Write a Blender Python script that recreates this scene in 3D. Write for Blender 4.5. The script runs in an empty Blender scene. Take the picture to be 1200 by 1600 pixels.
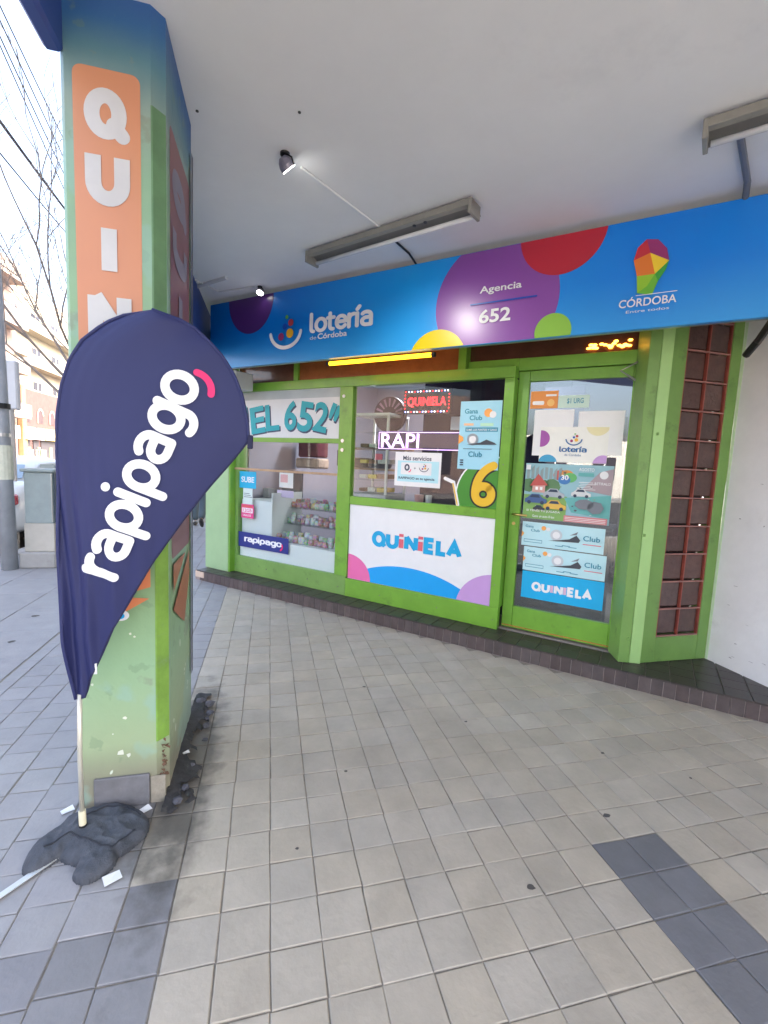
import bpy, bmesh, math, random
from mathutils import Vector, Matrix, noise
random.seed(7)
scene = bpy.context.scene
COL = scene.collection
rad = math.radians

# ------------------------------------------------------------------ camera
CAM = Vector((-0.0258, -1.4153, 1.470))
def cam_axes(pitch, roll, yaw):
    fwd = Vector((math.sin(yaw)*math.cos(pitch), math.cos(yaw)*math.cos(pitch), -math.sin(pitch)))
    right = Vector((math.cos(yaw), -math.sin(yaw), 0)); up = right.cross(fwd)
    return right*math.cos(roll)+up*math.sin(roll), -right*math.sin(roll)+up*math.cos(roll), fwd
ca, cb, cc = cam_axes(rad(6.078), rad(2.550), rad(14.110))
cd = bpy.data.cameras.new("camera"); cam = bpy.data.objects.new("camera", cd); COL.objects.link(cam)
cd.sensor_fit = 'VERTICAL'; cd.sensor_height = 24.0; cd.lens = 718.07/1600*24.0
cd.clip_start = 0.05; cd.clip_end = 900
m = Matrix((ca, cb, -cc)).transposed().to_4x4(); m.translation = CAM; cam.matrix_world = m
scene.camera = cam

# ------------------------------------------------------------------ sky, sun, exposure
SUN_EL, SUN_AZ = 36, 112
w = bpy.data.worlds.new("World"); scene.world = w; w.use_nodes = True
nt = w.node_tree; bg = nt.nodes["Background"]
sky = nt.nodes.new("ShaderNodeTexSky"); sky.sky_type = 'NISHITA'; sky.sun_disc = False
sky.sun_elevation = rad(SUN_EL); sky.sun_rotation = rad(SUN_AZ)
sky.air_density = 1.0; sky.dust_density = 7.0; sky.ozone_density = 1.2
hz = nt.nodes.new("ShaderNodeHueSaturation"); hz.inputs["Saturation"].default_value = .8; hz.inputs["Value"].default_value = 1.15   # thin white cloud veil
nt.links.new(sky.outputs[0], hz.inputs["Color"]); nt.links.new(hz.outputs[0], bg.inputs[0]); bg.inputs[1].default_value = 0.15
sd_ = bpy.data.lights.new("sun", 'SUN'); sd_.energy = .5; sd_.angle = rad(10); sd_.color = (1, .95, .88)
so = bpy.data.objects.new("sun", sd_); COL.objects.link(so)
az = rad(SUN_AZ); el = rad(SUN_EL)
sdir = Vector((math.sin(az)*math.cos(el), math.cos(az)*math.cos(el), math.sin(el)))
so.rotation_euler = sdir.to_track_quat('Z', 'Y').to_euler(); so.location = sdir*50
vs = scene.view_settings
vs.view_transform = 'Standard'; vs.look = 'None'; vs.gamma = 1; vs.use_curve_mapping = False
vs.exposure = 2.68
scene.cycles.max_bounces = 10; scene.cycles.diffuse_bounces = 5; scene.cycles.transparent_max_bounces = 12

# ------------------------------------------------------------------ materials
MATS = {}
def new_mat(name):
    mt = bpy.data.materials.new(name); mt.use_nodes = True
    return mt, mt.node_tree, mt.node_tree.nodes["Principled BSDF"]
def pm(name, col, rough=.5, var=.08, scale=4, bump=.0, bscale=80, metal=0, coat=0, dirt=None, dscale=2.5, dthr=.6,
       obj_rand=0, isl_rand=0, spec=.5, soot=False, sat=(.85, 1.12)):
    """procedural paint / stone: colour broken up by noise, optional dirt colour, optional per-piece variation"""
    if name in MATS: return MATS[name]
    mt, t, p = new_mat(name); N = t.nodes; L = t.links
    p.inputs["Roughness"].default_value = rough; p.inputs["Metallic"].default_value = metal
    p.inputs["Coat Weight"].default_value = coat; p.inputs["Specular IOR Level"].default_value = spec
    geo = N.new("ShaderNodeNewGeometry")
    n1 = N.new("ShaderNodeTexNoise"); n1.inputs["Scale"].default_value = scale; n1.inputs["Detail"].default_value = 6
    n1.inputs["Roughness"].default_value = .65
    L.new(geo.outputs["Position"], n1.inputs["Vector"])
    mr = N.new("ShaderNodeMapRange"); mr.inputs[1].default_value = .3; mr.inputs[2].default_value = .7
    mr.inputs[3].default_value = 1-var; mr.inputs[4].default_value = 1+var
    L.new(n1.outputs["Fac"], mr.inputs[0])
    val = mr.outputs[0]
    for amt, src in ((obj_rand, "o"), (isl_rand, "i")):
        if amt:
            if src == "o": r = N.new("ShaderNodeObjectInfo").outputs["Random"]
            else: r = geo.outputs["Random Per Island"]
            m2 = N.new("ShaderNodeMapRange"); m2.inputs[3].default_value = 1-amt; m2.inputs[4].default_value = 1+amt
            L.new(r, m2.inputs[0]); mu = N.new("ShaderNodeMath"); mu.operation = 'MULTIPLY'
            L.new(val, mu.inputs[0]); L.new(m2.outputs[0], mu.inputs[1]); val = mu.outputs[0]
    hs = N.new("ShaderNodeHueSaturation"); hs.inputs["Color"].default_value = (*col, 1)
    L.new(val, hs.inputs["Value"]); out = hs.outputs[0]
    if obj_rand or isl_rand:
        r = N.new("ShaderNodeObjectInfo").outputs["Random"] if obj_rand else geo.outputs["Random Per Island"]
        mm = N.new("ShaderNodeMath"); mm.operation = 'MULTIPLY'; mm.inputs[1].default_value = 7.31; L.new(r, mm.inputs[0])
        fr_ = N.new("ShaderNodeMath"); fr_.operation = 'FRACT'; L.new(mm.outputs[0], fr_.inputs[0])
        m3 = N.new("ShaderNodeMapRange"); m3.inputs[3].default_value, m3.inputs[4].default_value = sat
        L.new(fr_.outputs[0], m3.inputs[0]); L.new(m3.outputs[0], hs.inputs["Saturation"])
    if dirt:
        n2 = N.new("ShaderNodeTexNoise"); n2.inputs["Scale"].default_value = dscale; n2.inputs["Detail"].default_value = 8
        n2.inputs["Roughness"].default_value = .7; L.new(geo.outputs["Position"], n2.inputs["Vector"])
        m4 = N.new("ShaderNodeMapRange"); m4.inputs[1].default_value = dthr; m4.inputs[2].default_value = dthr+.12
        m4.inputs[4].default_value = dirt[3] if len(dirt) > 3 else .7
        L.new(n2.outputs["Fac"], m4.inputs[0]); mx = N.new("ShaderNodeMix"); mx.data_type = 'RGBA'
        L.new(m4.outputs[0], mx.inputs[0]); L.new(out, mx.inputs[6]); mx.inputs[7].default_value = (*dirt[:3], 1); out = mx.outputs[2]
    if soot:   # soot and tar trodden into the floor round the pillar's foot
        for (cx, cy, rx, ry, am) in ((-.37, .78, .13, .80, .75), (-.52, .42, .22, .22, .45)):
            mp = N.new("ShaderNodeMapping"); mp.vector_type = 'POINT'; mp.inputs["Location"].default_value = (-cx/rx, -cy/ry, 0); mp.inputs["Scale"].default_value = (1/rx, 1/ry, 0)
            L.new(geo.outputs["Position"], mp.inputs["Vector"]); ln = N.new("ShaderNodeVectorMath"); ln.operation = 'LENGTH'; L.new(mp.outputs[0], ln.inputs[0])
            nz = N.new("ShaderNodeTexNoise"); nz.inputs["Scale"].default_value = 11; nz.inputs["Detail"].default_value = 7; L.new(geo.outputs["Position"], nz.inputs["Vector"])
            ma = N.new("ShaderNodeMath"); ma.operation = 'MULTIPLY_ADD'; ma.inputs[1].default_value = 1.5; L.new(nz.outputs["Fac"], ma.inputs[0]); L.new(ln.outputs["Value"], ma.inputs[2])
            mr5 = N.new("ShaderNodeMapRange"); mr5.inputs[1].default_value = 1.95; mr5.inputs[2].default_value = 1.35; mr5.inputs[4].default_value = am; L.new(ma.outputs[0], mr5.inputs[0])
            mx5 = N.new("ShaderNodeMix"); mx5.data_type = 'RGBA'; L.new(mr5.outputs[0], mx5.inputs[0]); L.new(out, mx5.inputs[6]); mx5.inputs[7].default_value = (.06, .056, .052, 1); out = mx5.outputs[2]
    L.new(out, p.inputs["Base Color"])
    if bump:
        n3 = N.new("ShaderNodeTexNoise"); n3.inputs["Scale"].default_value = bscale; n3.inputs["Detail"].default_value = 5
        L.new(geo.outputs["Position"], n3.inputs["Vector"]); b = N.new("ShaderNodeBump")
        b.inputs["Strength"].default_value = bump; b.inputs["Distance"].default_value = .01
        L.new(n3.outputs["Fac"], b.inputs["Height"]); L.new(b.outputs[0], p.inputs["Normal"])
    MATS[name] = mt; return mt
def emis(name, col, st):
    if name in MATS: return MATS[name]
    mt, t, p = new_mat(name); p.inputs["Base Color"].default_value = (*[c*.5 for c in col], 1)
    p.inputs["Emission Color"].default_value = (*col, 1); p.inputs["Emission Strength"].default_value = st
    MATS[name] = mt; return mt
def glass(name, tint=(.93, .96, .96), refl=1.0, rough=.0):
    """thin window pane: clear with a fresnel mirror on top"""
    if name in MATS: return MATS[name]
    mt = bpy.data.materials.new(name); mt.use_nodes = True; t = mt.node_tree; N = t.nodes; L = t.links
    N.remove(N["Principled BSDF"]); o = N["Material Output"]
    tr = N.new("ShaderNodeBsdfTransparent"); tr.inputs[0].default_value = (*tint, 1)
    gl = N.new("ShaderNodeBsdfGlossy"); gl.inputs["Roughness"].default_value = rough
    lw = N.new("ShaderNodeLayerWeight"); lw.inputs["Blend"].default_value = .5
    pw = N.new("ShaderNodeMath"); pw.operation = 'POWER'; pw.inputs[1].default_value = 5; L.new(lw.outputs["Facing"], pw.inputs[0])
    mu = N.new("ShaderNodeMath"); mu.operation = 'MULTIPLY_ADD'; mu.use_clamp = True; mu.inputs[1].default_value = .9; mu.inputs[2].default_value = .055*refl
    L.new(pw.outputs[0], mu.inputs[0])
    mx = N.new("ShaderNodeMixShader"); L.new(mu.outputs[0], mx.inputs[0]); L.new(tr.outputs[0], mx.inputs[1]); L.new(gl.outputs[0], mx.inputs[2])
    L.new(mx.outputs[0], o.inputs[0]); MATS[name] = mt; return mt
def flat(name, col, rough=.45, coat=0):
    return pm(name, col, rough, var=.03, scale=6, coat=coat)

GREEN = pm("green_frame_paint", (.17, .39, .04), .36, var=.12, scale=5, bump=.12, bscale=35, coat=.2, dirt=(.09, .19, .03, .6), dscale=4, dthr=.58)
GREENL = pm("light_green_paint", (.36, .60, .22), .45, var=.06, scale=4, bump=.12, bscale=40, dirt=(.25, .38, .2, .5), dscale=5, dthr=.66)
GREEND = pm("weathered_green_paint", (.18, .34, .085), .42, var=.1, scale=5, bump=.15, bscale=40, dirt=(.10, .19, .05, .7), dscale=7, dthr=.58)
WHITEP = pm("white_laminate", (.80, .82, .82), .35, var=.02)
WALLW = pm("white_plaster", (.76, .77, .80), .8, var=.05, bump=.25, bscale=25, dirt=(.52, .52, .54, .6), dscale=2.2, dthr=.58)
CEIL = pm("ceiling_paint", (.80, .81, .83), .85, var=.05, scale=.9, bump=.12, bscale=14, dirt=(.68, .69, .72, .5), dscale=.8, dthr=.58)
BEIGE = pm("beige_tile", (.43, .385, .32), .55, var=.12, scale=5, bump=.25, bscale=45, obj_rand=.055, dirt=(.365, .325, .265, .5), dscale=4, dthr=.56, soot=True)
BEIGEI = pm("beige_tile_far", (.43, .385, .32), .55, var=.1, scale=9, bump=.2, bscale=60, isl_rand=.055, dirt=(.365, .325, .265, .5), dscale=4, dthr=.56, soot=True)
GREY = pm("grey_slab", (.30, .295, .305), .6, sat=(.8, 1.3), var=.08, scale=7, bump=.2, bscale=60, obj_rand=.05, dirt=(.2, .2, .22, .6), dscale=3, dthr=.58, soot=True)
GREYI = pm("grey_slab_far", (.30, .295, .305), .6, sat=(.8, 1.3), var=.08, scale=7, bump=.2, bscale=60, soot=True, isl_rand=.07)
GREYD = pm("blue_grey_slab", (.215, .214, .228), .6, sat=(.8, 1.3), var=.08, scale=7, bump=.2, bscale=60, obj_rand=.06, dirt=(.12, .125, .14, .6), dscale=3, dthr=.58, soot=True)
BLUEG = pm("slate_tile", (.17, .172, .188), .55, var=.1, scale=8, bump=.2, bscale=60, obj_rand=.08)
GROUT = pm("grout", (.25, .225, .19), .9, soot=True, var=.2, scale=20, bump=.3, bscale=150)
BROWNT = pm("brown_tile", (.088, .068, .068), .45, var=.25, scale=14, bump=.15, bscale=70, obj_rand=.16)
BROWNTOP = pm("dark_brown_tile", (.045, .036, .035), .4, var=.2, scale=9, bump=.12, bscale=60, obj_rand=.12)
MORTAR = pm("pale_mortar", (.32, .27, .26), .9, var=.15, scale=30)
DARK = pm("dark_interior", (.03, .03, .035), .6)
BLACK = pm("black_plastic", (.012, .012, .014), .4, var=.05)
METAL = pm("steel", (.55, .55, .56), .3, metal=1, var=.06)
BRASS = pm("brass", (.7, .5, .2), .3, metal=1)
ASPH = pm("asphalt", (.055, .055, .06), .85, var=.2, scale=6, bump=.4, bscale=120)
CONC = pm("concrete", (.34, .33, .32), .85, var=.12, scale=5, bump=.3, bscale=60, dirt=(.2, .19, .18, .6), dscale=4, dthr=.55)
GLASSW = glass("window_glass", refl=.5); GLASSD = glass("door_glass", (.80, .86, .88), refl=3.2)
NAVY = pm("navy_print", (.03, .035, .20), .5)
WPRINT = flat("white_print", (.82, .83, .86)); PINK = flat("pink_print", (.80, .01, .16))

# ------------------------------------------------------------------ frames and builders
class Frame:
    def __init__(s, o, rz): s.o = Vector(o); s.rz = rz; s.R = Matrix.Rotation(rz, 3, 'Z')
    def w(s, p): return s.o + s.R @ Vector(p)
W = Frame((0, 0, 0), 0)
TH = rad(44.52)
F = Frame((0, 3.449, 0), -TH)                # shop frame: x = along the front (s), y = depth into the shop (d), z up
ORG = {}
def setp(o, label=None, cat=None, group=None, kind=None):
    if label: o["label"] = label
    if cat: o["category"] = cat
    if group: o["group"] = group
    if kind: o["kind"] = kind
    return o
def thing(name, label, cat, fr=W, p=(0, 0, 0), group=None):
    e = bpy.data.objects.new(name, None); COL.objects.link(e); e.empty_display_size = .1
    e.location = fr.w(p); e.rotation_euler = (0, 0, fr.rz); ORG[e.name] = Vector(p)
    return setp(e, label, cat, group)
class MB:
    def __init__(s): s.v = []; s.f = []
    def add(s, vs, fs):
        n = len(s.v); s.v += [Vector(v) for v in vs]; s.f += [tuple(i+n for i in f) for f in fs]; return s
    def box(s, x0, x1, y0, y1, z0, z1):
        return s.add([(x, y, z) for x in (x0, x1) for y in (y0, y1) for z in (z0, z1)],
                     [(0, 1, 3, 2), (4, 6, 7, 5), (0, 4, 5, 1), (2, 3, 7, 6), (0, 2, 6, 4), (1, 5, 7, 3)])
    def prism(s, poly, z0, z1):
        n = len(poly); vs = [(x, y, z0) for x, y in poly]+[(x, y, z1) for x, y in poly]
        return s.add(vs, [tuple(range(n))[::-1], tuple(range(n, 2*n))]+[(i, (i+1) % n, n+(i+1) % n, n+i) for i in range(n)])
    def tube(s, pts, r, n=8, caps=True):
        pts = [Vector(p) for p in pts]; rr = r if isinstance(r, (list, tuple)) else [r]*len(pts)
        vs = []; ref = None
        for i, p in enumerate(pts):
            d = (pts[min(i+1, len(pts)-1)]-pts[max(i-1, 0)]).normalized()
            if ref is None: ref = Vector((0, 0, 1)) if abs(d.z) < .9 else Vector((1, 0, 0))
            u = d.cross(ref).normalized(); v = d.cross(u).normalized()
            vs += [p+(u*math.cos(2*math.pi*k/n)+v*math.sin(2*math.pi*k/n))*rr[i] for k in range(n)]
        fs = [(i*n+k, i*n+(k+1) % n, (i+1)*n+(k+1) % n, (i+1)*n+k) for i in range(len(pts)-1) for k in range(n)]
        if caps: fs += [tuple(range(n))[::-1], tuple(range((len(pts)-1)*n, len(pts)*n))]
        return s.add(vs, fs)
    def loft(s, rings, caps=True):
        n = len(rings[0]); vs = [p for r in rings for p in r]
        fs = [(i*n+k, i*n+(k+1) % n, (i+1)*n+(k+1) % n, (i+1)*n+k) for i in range(len(rings)-1) for k in range(n)]
        if caps: fs += [tuple(range(n))[::-1], tuple(range((len(rings)-1)*n, len(rings)*n))]
        return s.add(vs, fs)
    def build(s, name, mat, parent=None, fr=W, org=None, bevel=0, smooth=False, share=None):
        if parent is not None: o0 = ORG[parent.name]
        else: o0 = Vector(org if org is not None else (0, 0, 0))
        me = bpy.data.meshes.new(name); me.from_pydata([v-o0 for v in s.v], [], s.f); me.validate()
        bm = bmesh.new(); bm.from_mesh(me); bmesh.ops.recalc_face_normals(bm, faces=bm.faces)
        if bevel: bmesh.ops.bevel(bm, geom=bm.edges[:], offset=bevel, segments=1, affect='EDGES', clamp_overlap=True)
        bm.to_mesh(me); bm.free()
        if smooth: me.shade_smooth()
        me.materials.append(mat); o = bpy.data.objects.new(name, me); COL.objects.link(o)
        if parent is not None: o.parent = parent
        else: o.location = fr.w(o0); o.rotation_euler = (0, 0, fr.rz)
        ORG[o.name] = o0
        return o
def copy_tree(src, parent=None):
    c = src.copy(); COL.objects.link(c); c.parent = parent
    if src.name in ORG: ORG[c.name] = ORG[src.name]
    for ch in list(src.children): copy_tree(ch, c)
    return c

# --- flat print: layered shapes on a plane. n points at the viewer; each layer sits a hair in front of the last
def clip(poly, rect):
    x0, x1, y0, y1 = rect
    for ax, lim, sg in ((0, x0, 1), (0, x1, -1), (1, y0, 1), (1, y1, -1)):
        out = []
        for i, p in enumerate(poly):
            q = poly[(i+1) % len(poly)]; a = (p[ax]-lim)*sg; b = (q[ax]-lim)*sg
            if a >= 0: out.append(p)
            if a*b < 0: t = a/(a-b); out.append((p[0]+(q[0]-p[0])*t, p[1]+(q[1]-p[1])*t))
        poly = out
        if not poly: break
    return poly
def circ(cx, cy, r, ry=None, n=48, a0=0, a1=360):
    ry = ry or r; full = (a1-a0 == 360); k = n if full else n+1
    return [(cx+r*math.cos(rad(a0+(a1-a0)*i/n)), cy+ry*math.sin(rad(a0+(a1-a0)*i/n))) for i in range(k)]
def text2d(s, bold=0.0, shear=0, spacing=1.0):
    cu = bpy.data.curves.new("t", 'FONT'); cu.body = s; cu.offset = bold; cu.shear = shear; cu.space_character = spacing
    cu.resolution_u = 4; cu.fill_mode = 'FRONT'
    o = bpy.data.objects.new("t", cu); COL.objects.link(o); dg = bpy.context.evaluated_depsgraph_get()
    dg.update(); me = o.evaluated_get(dg).to_mesh()
    vs = [(v.co.x, v.co.y) for v in me.vertices]; fs = [tuple(p.vertices) for p in me.polygons]
    o.evaluated_get(dg).to_mesh_clear(); bpy.data.objects.remove(o); bpy.data.curves.remove(cu)
    xs = [v[0] for v in vs]; ys = [v[1] for v in vs]
    return vs, fs, (min(xs), max(xs), min(ys), max(ys))
def ribbon(pts, wd, closed=False, cap='round'):
    """outline mesh of a thick stroke as quads + caps, 2D"""
    P = [Vector(p) for p in pts]; n = len(P); vs = []; fs = []
    for i in range(n):
        if closed: d0 = (P[i]-P[i-1]).normalized(); d1 = (P[(i+1) % n]-P[i]).normalized()
        else:
            d1 = (P[min(i+1, n-1)]-P[min(i, n-2)]).normalized(); d0 = (P[max(i, 1)]-P[max(i, 1)-1]).normalized()
        t = (d0+d1).normalized(); nn = Vector((-t.y, t.x)); c = max(.45, t.dot(d1)); h = wd/2/c
        vs += [P[i]+nn*h, P[i]-nn*h]
    for i in range(n if closed else n-1):
        j = (i+1) % n; fs.append((2*i, 2*i+1, 2*j+1, 2*j))
    if not closed and cap == 'round':
        for i, sg in ((0, -1), (n-1, 1)):
            d = ((P[1]-P[0]) if i == 0 else (P[-1]-P[-2])).normalized()*sg; nn = Vector((-d.y, d.x)); b = len(vs)
            vs += [P[i]+(nn*math.cos(a)+d*math.sin(a))*wd/2 for a in [math.pi*k/8 for k in range(9)]]
            fs.append(tuple(range(b, b+9)))
    return [(v[0], v[1]) for v in vs], fs
def arc(cx, cy, rx, ry, a0, a1, n=14): return [(cx+rx*math.cos(rad(a0+(a1-a0)*i/n)), cy+ry*math.sin(rad(a0+(a1-a0)*i/n))) for i in range(n+1)]
# rounded lower-case letters: (advance, strokes); x-height 1, stroke centre lines
def _bowl(): return arc(.40, .5, .38, .48, 0, 360, 28)[:-1]
GL = {
 'r': (.62, [[(0, 0), (0, .98)], [(0, .62)]+arc(.36, .62, .34, .36, 160, 84, 8)]),
 'a': (1.0, [arc(.33, .68, .36, .31, 140, 0, 10)+[(.69, .0)], [(.69, .56), (.36, .56)]+arc(.34, .28, .32, .28, 90, 270, 12)[1:]+[(.69, .0)]]),
 'p': (1.02, [[(0, -.42), (0, .5)], ('c', arc(.38, .49, .38, .48, 0, 360, 28)[:-1])]),
 'i': (.36, [[(0, 0), (0, .98)], [(0, 1.42), (0, 1.425)]]),
 'g': (1.02, [('c', arc(.38, .49, .38, .48, 0, 360, 28)[:-1]), [(.76, .98), (.76, -.1)]+arc(.40, -.1, .36, .34, 0, -120, 10)[1:]]),
 'o': (1.02, [('c', arc(.40, .49, .40, .49, 0, 360, 28)[:-1])]),
 'l': (.42, [[(0, 1.45), (0, .2)]+arc(.2, .2, .2, .2, 180, 270, 6)[1:]]),
 't': (.66, [[(.14, 1.3), (.14, .25)]+arc(.38, .25, .24, .25, 180, 275, 6)[1:], [(-.05, .95), (.44, .95)]]),
 'e': (1.0, [[(.02, .52), (.76, .52)]+arc(.40, .49, .38, .48, 5, 320, 20)]),
 'í': (.36, [[(0, 0), (0, .98)], [(0, 1.30), (.16, 1.5)]]),
 'Q': (1.18, [('c', arc(.46, .5, .42, .5, 0, 360, 30)[:-1]), [(.72, .22), (.98, -.06)]]),
 'U': (1.02, [[(0, 1), (0, .38)]+arc(.36, .38, .36, .38, 180, 360, 14)[1:]+[(.72, 1)]]),
 'I': (.36, [[(0, 0), (0, 1)]]),
 'j': (.36, [[(0, 0), (0, .74)], [(0, .93), (0, 1.17)]]),
 'N': (1.04, [[(0, 0), (0, 1)], [(0, 1), (.74, 0)], [(.74, 0), (.74, 1)]]),
 'E': (.86, [[(.56, 1), (0, 1), (0, 0), (.56, 0)], [(0, .5), (.5, .5)]]),
 'L': (.70, [[(0, 1), (0, 0), (.54, 0)]]),
 'A': (1.04, [[(0, 0), (.40, 1), (.80, 0)], [(.16, .34), (.64, .34)]]),
}
class Art:
    """collects coloured shapes on a plane: o + u*a + v*b + n*(layer step); one mesh part per call"""
    def __init__(s, parent, o, u, v, n, step=.0012, clipr=None):
        s.p = parent; s.o = Vector(o); s.u = Vector(u); s.v = Vector(v); s.n = Vector(n); s.k = 1; s.step = step; s.clipr = clipr
    def P(s, a, b, k): return s.o+s.u*a+s.v*b+s.n*(s.step*k)
    def mesh(s, name, polys, mat, k=None, parent=None):
        if k is None: k = s.k; s.k += 1
        mb = MB()
        for poly in polys:
            if s.clipr: poly = clip(poly, s.clipr)
            if len(poly) > 2: mb.add([s.P(a, b, k) for a, b in poly], [tuple(range(len(poly)))])
        if not mb.v: return None
        return mb.build(name, mat, parent or s.p)
    def rect(s, name, a0, a1, b0, b1, mat, **k): return s.mesh(name, [[(a0, b0), (a1, b0), (a1, b1), (a0, b1)]], mat, **k)
    def rrect(s, name, a0, a1, b0, b1, r, mat, **k):
        pl = arc(a1-r, b1-r, r, r, 0, 90, 5)+arc(a0+r, b1-r, r, r, 90, 180, 5)+arc(a0+r, b0+r, r, r, 180, 270, 5)+arc(a1-r, b0+r, r, r, 270, 360, 5)
        return s.mesh(name, [pl], mat, **k)
    def text(s, name, txt, a0, a1, b0, b1, mat, bold=0, shear=0, spacing=1, rot=None, off=(0, 0), k=None):
        vs, fs, bb = text2d(txt, bold, shear, spacing); mb = MB()
        if k is None: k = s.k; s.k += 1
        mp = lambda x, y: (a0+(x-bb[0])/(bb[1]-bb[0])*(a1-a0)+off[0], b0+(y-bb[2])/(bb[3]-bb[2])*(b1-b0)+off[1])
        q = [mp(*v) for v in vs]
        if rot:
            cx, cy, an = rot; c_, s_ = math.cos(rad(an)), math.sin(rad(an))
            q = [(cx+(x-cx)*c_-(y-cy)*s_, cy+(x-cx)*s_+(y-cy)*c_) for x, y in q]
        mb.add([s.P(a, b, k) for a, b in q], fs); return mb.build(name, mat, s.p)
    def word(s, name, txt, a0, a1, b0, b1, mat, wd=.3, cap='round', vert=False, alt=None, gap=0, warp=None, per=False, hh=None):
        """stroke lettering scaled into a box (b0..b1 = baseline..x/cap height)"""
        x = 0; items = []
        for ch in txt:
            adv, st = GL[ch]; items.append((ch, x, st)); x += adv+gap
        tot = x-gap-GL[txt[-1]][0]+max(p[0] for q in GL[txt[-1]][1] for p in (q[1] if q[0] == 'c' else q))
        sx = (a1-a0)/(tot+wd); sy = (b1-b0)/(1+wd) ; k0 = s.k; s.k += 1; j = 0; objs = []
        for gi, (ch, gx, st) in enumerate(items):
            mb = MB()
            for q in st:
                closed = q[0] == 'c'; pts = q[1] if closed else q
                vs, fs = ribbon(pts, wd, closed, cap); j += 1
                vv = []
                for (px_, py_) in vs:
                    A = a0+(px_+gx+wd/2)*sx; B = b0+(py_+wd/2)*sy
                    P3 = s.P(A, B, k0)+s.n*(j % 6)*.00015
                    if warp: P3 = warp(A, B, k0*s.step+(j % 6)*.00015)
                    vv.append(P3)
                mb.add(vv, fs)
            mm = alt[gi] if alt and alt.get(gi) else mat
            objs.append(mb.build(name, mm, s.p))
        return objs

# ------------------------------------------------------------------ ground and paving
T = .155
def gobj(name, mb, mat, kind='structure', **k): return setp(mb.build(name, mat, **k), kind=kind)
gobj("ground", MB().box(-200, 200, -200, 200, -.6, -.16), CONC)
gobj("road", MB().box(-15.5, -3.55, -60, 160, -.2, -.13), ASPH)
gobj("kerb", MB().box(-3.55, -3.38, -60, 120, -.3, -.004), CONC, bevel=.01)
pave = gobj("pavement", MB().box(-3.38, -.465, -10, 30, -.2, -.004).box(-.465, -.31, -10, .155, -.2, -.004), GROUT)
pave2 = gobj("far_pavement", MB().box(-17.6, -15.5, -60, 160, -.2, .0), CONC)
arc_floor = gobj("arcade_floor", MB().box(-.465, 9, .155, 9, -.2, -.004).box(-.31, 9, -10, .155, -.2, -.004), GROUT)
mats_tile = {}
def tile_mesh(name, w_, l_, mat, h=.006, irr=.0025):
    mb = MB(); g = random.uniform(.0016, .0026); b = .003
    j = lambda: random.uniform(-irr, irr)
    c = [(-w_/2+g+j(), -l_/2+g+j()), (w_/2-g+j(), -l_/2+g+j()), (w_/2-g+j(), l_/2-g+j()), (-w_/2+g+j(), l_/2-g+j())]
    top = [(x*(1-2*b/w_), y*(1-2*b/l_), .001) for x, y in c]
    mid = [(x, y, -.0012) for x, y in c]; bot = [(x, y, -h-.004) for x, y in c]
    mb.add(bot+mid+top, [(0+i, (i+1) % 4, 4+(i+1) % 4, 4+i) for i in range(4)]+[(4+i, 4+(i+1) % 4, 8+(i+1) % 4, 8+i) for i in range(4)]+[(8, 9, 10, 11)])
    me = bpy.data.meshes.new(name); me.from_pydata(mb.v, [], mb.f); me.materials.append(mat); return me
def lay(parent, name, cells, mat_near, mat_far, w_, l_, cap=300):
    """cells: (x, y, mat override). nearest `cap` become parts, the rest one joined part"""
    cells.sort(key=lambda c: (Vector((c[0], c[1], 0))-CAM).length)
    meshes = {}
    rest = MB()
    for i, (x, y, mo) in enumerate(cells):
        m_ = mo or mat_near; key = (m_.name, random.randrange(5))
        if key not in meshes: meshes[key] = tile_mesh(name, w_, l_, m_)
        me = meshes[key]; rx, ry = random.gauss(0, .0035), random.gauss(0, .0035); rz = random.gauss(0, .006); dz = random.uniform(-.0008, .0008)
        if i < cap:
            o = bpy.data.objects.new(name, me); COL.objects.link(o); o.parent = parent
            o.location = (x, y, dz); o.rotation_euler = (rx, ry, rz)
        else:
            M = Matrix.Translation((x, y, dz)) @ Matrix.Rotation(rx, 4, 'X') @ Matrix.Rotation(ry, 4, 'Y')
            rest.add([M @ v.co for v in me.vertices], [tuple(p.vertices) for p in me.polygons])
    if rest.v: setp(rest.build(name, mat_far, parent), kind='stuff')
ORG[arc_floor.name] = Vector((0, 0, 0)); ORG[pave.name] = Vector((0, 0, 0))
def front_y(x): return 3.449-.9834*x            # the step line on the ground
def in_view(x, y):
    d = Vector((x, y, 0))-CAM; z = d.dot(cc)
    if z < .2: return False
    return abs(d.dot(ca)/z*718) < 700 and -880 < d.dot(cb)/z*718 < 900
cells = []
for i in range(-3, 26):
    for j in range(-9, 30):
        if i == -3 and j < 1: continue
        x, y = (i+.5)*T, (j+.5)*T
        if y > front_y(x)+.08 or not in_view(x, y): continue
        cells.append((x, y, BLUEG if i in (8, 9) and j < 0 else None))
lay(arc_floor, "tile", cells, BEIGE, BEIGEI, T, T)
cells = []
for i in range(-11, -1):
    off = {-3: 0, -4: 0, -2: 0, -5: -.12, -6: -.2, -7: -.38, -8: -.45}.get(i, -.9)*T
    for j in range(-6, 60):
        if i == -3 and j > 0: continue
        if i == -2: continue
        x, y = (i+.5)*T, (j+.5)*T+off
        if i == -11: continue
        if in_view(x, y): cells.append((x, y, GREYD if y < .2+.03*i+random.uniform(-.02, .02) else None))
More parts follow.
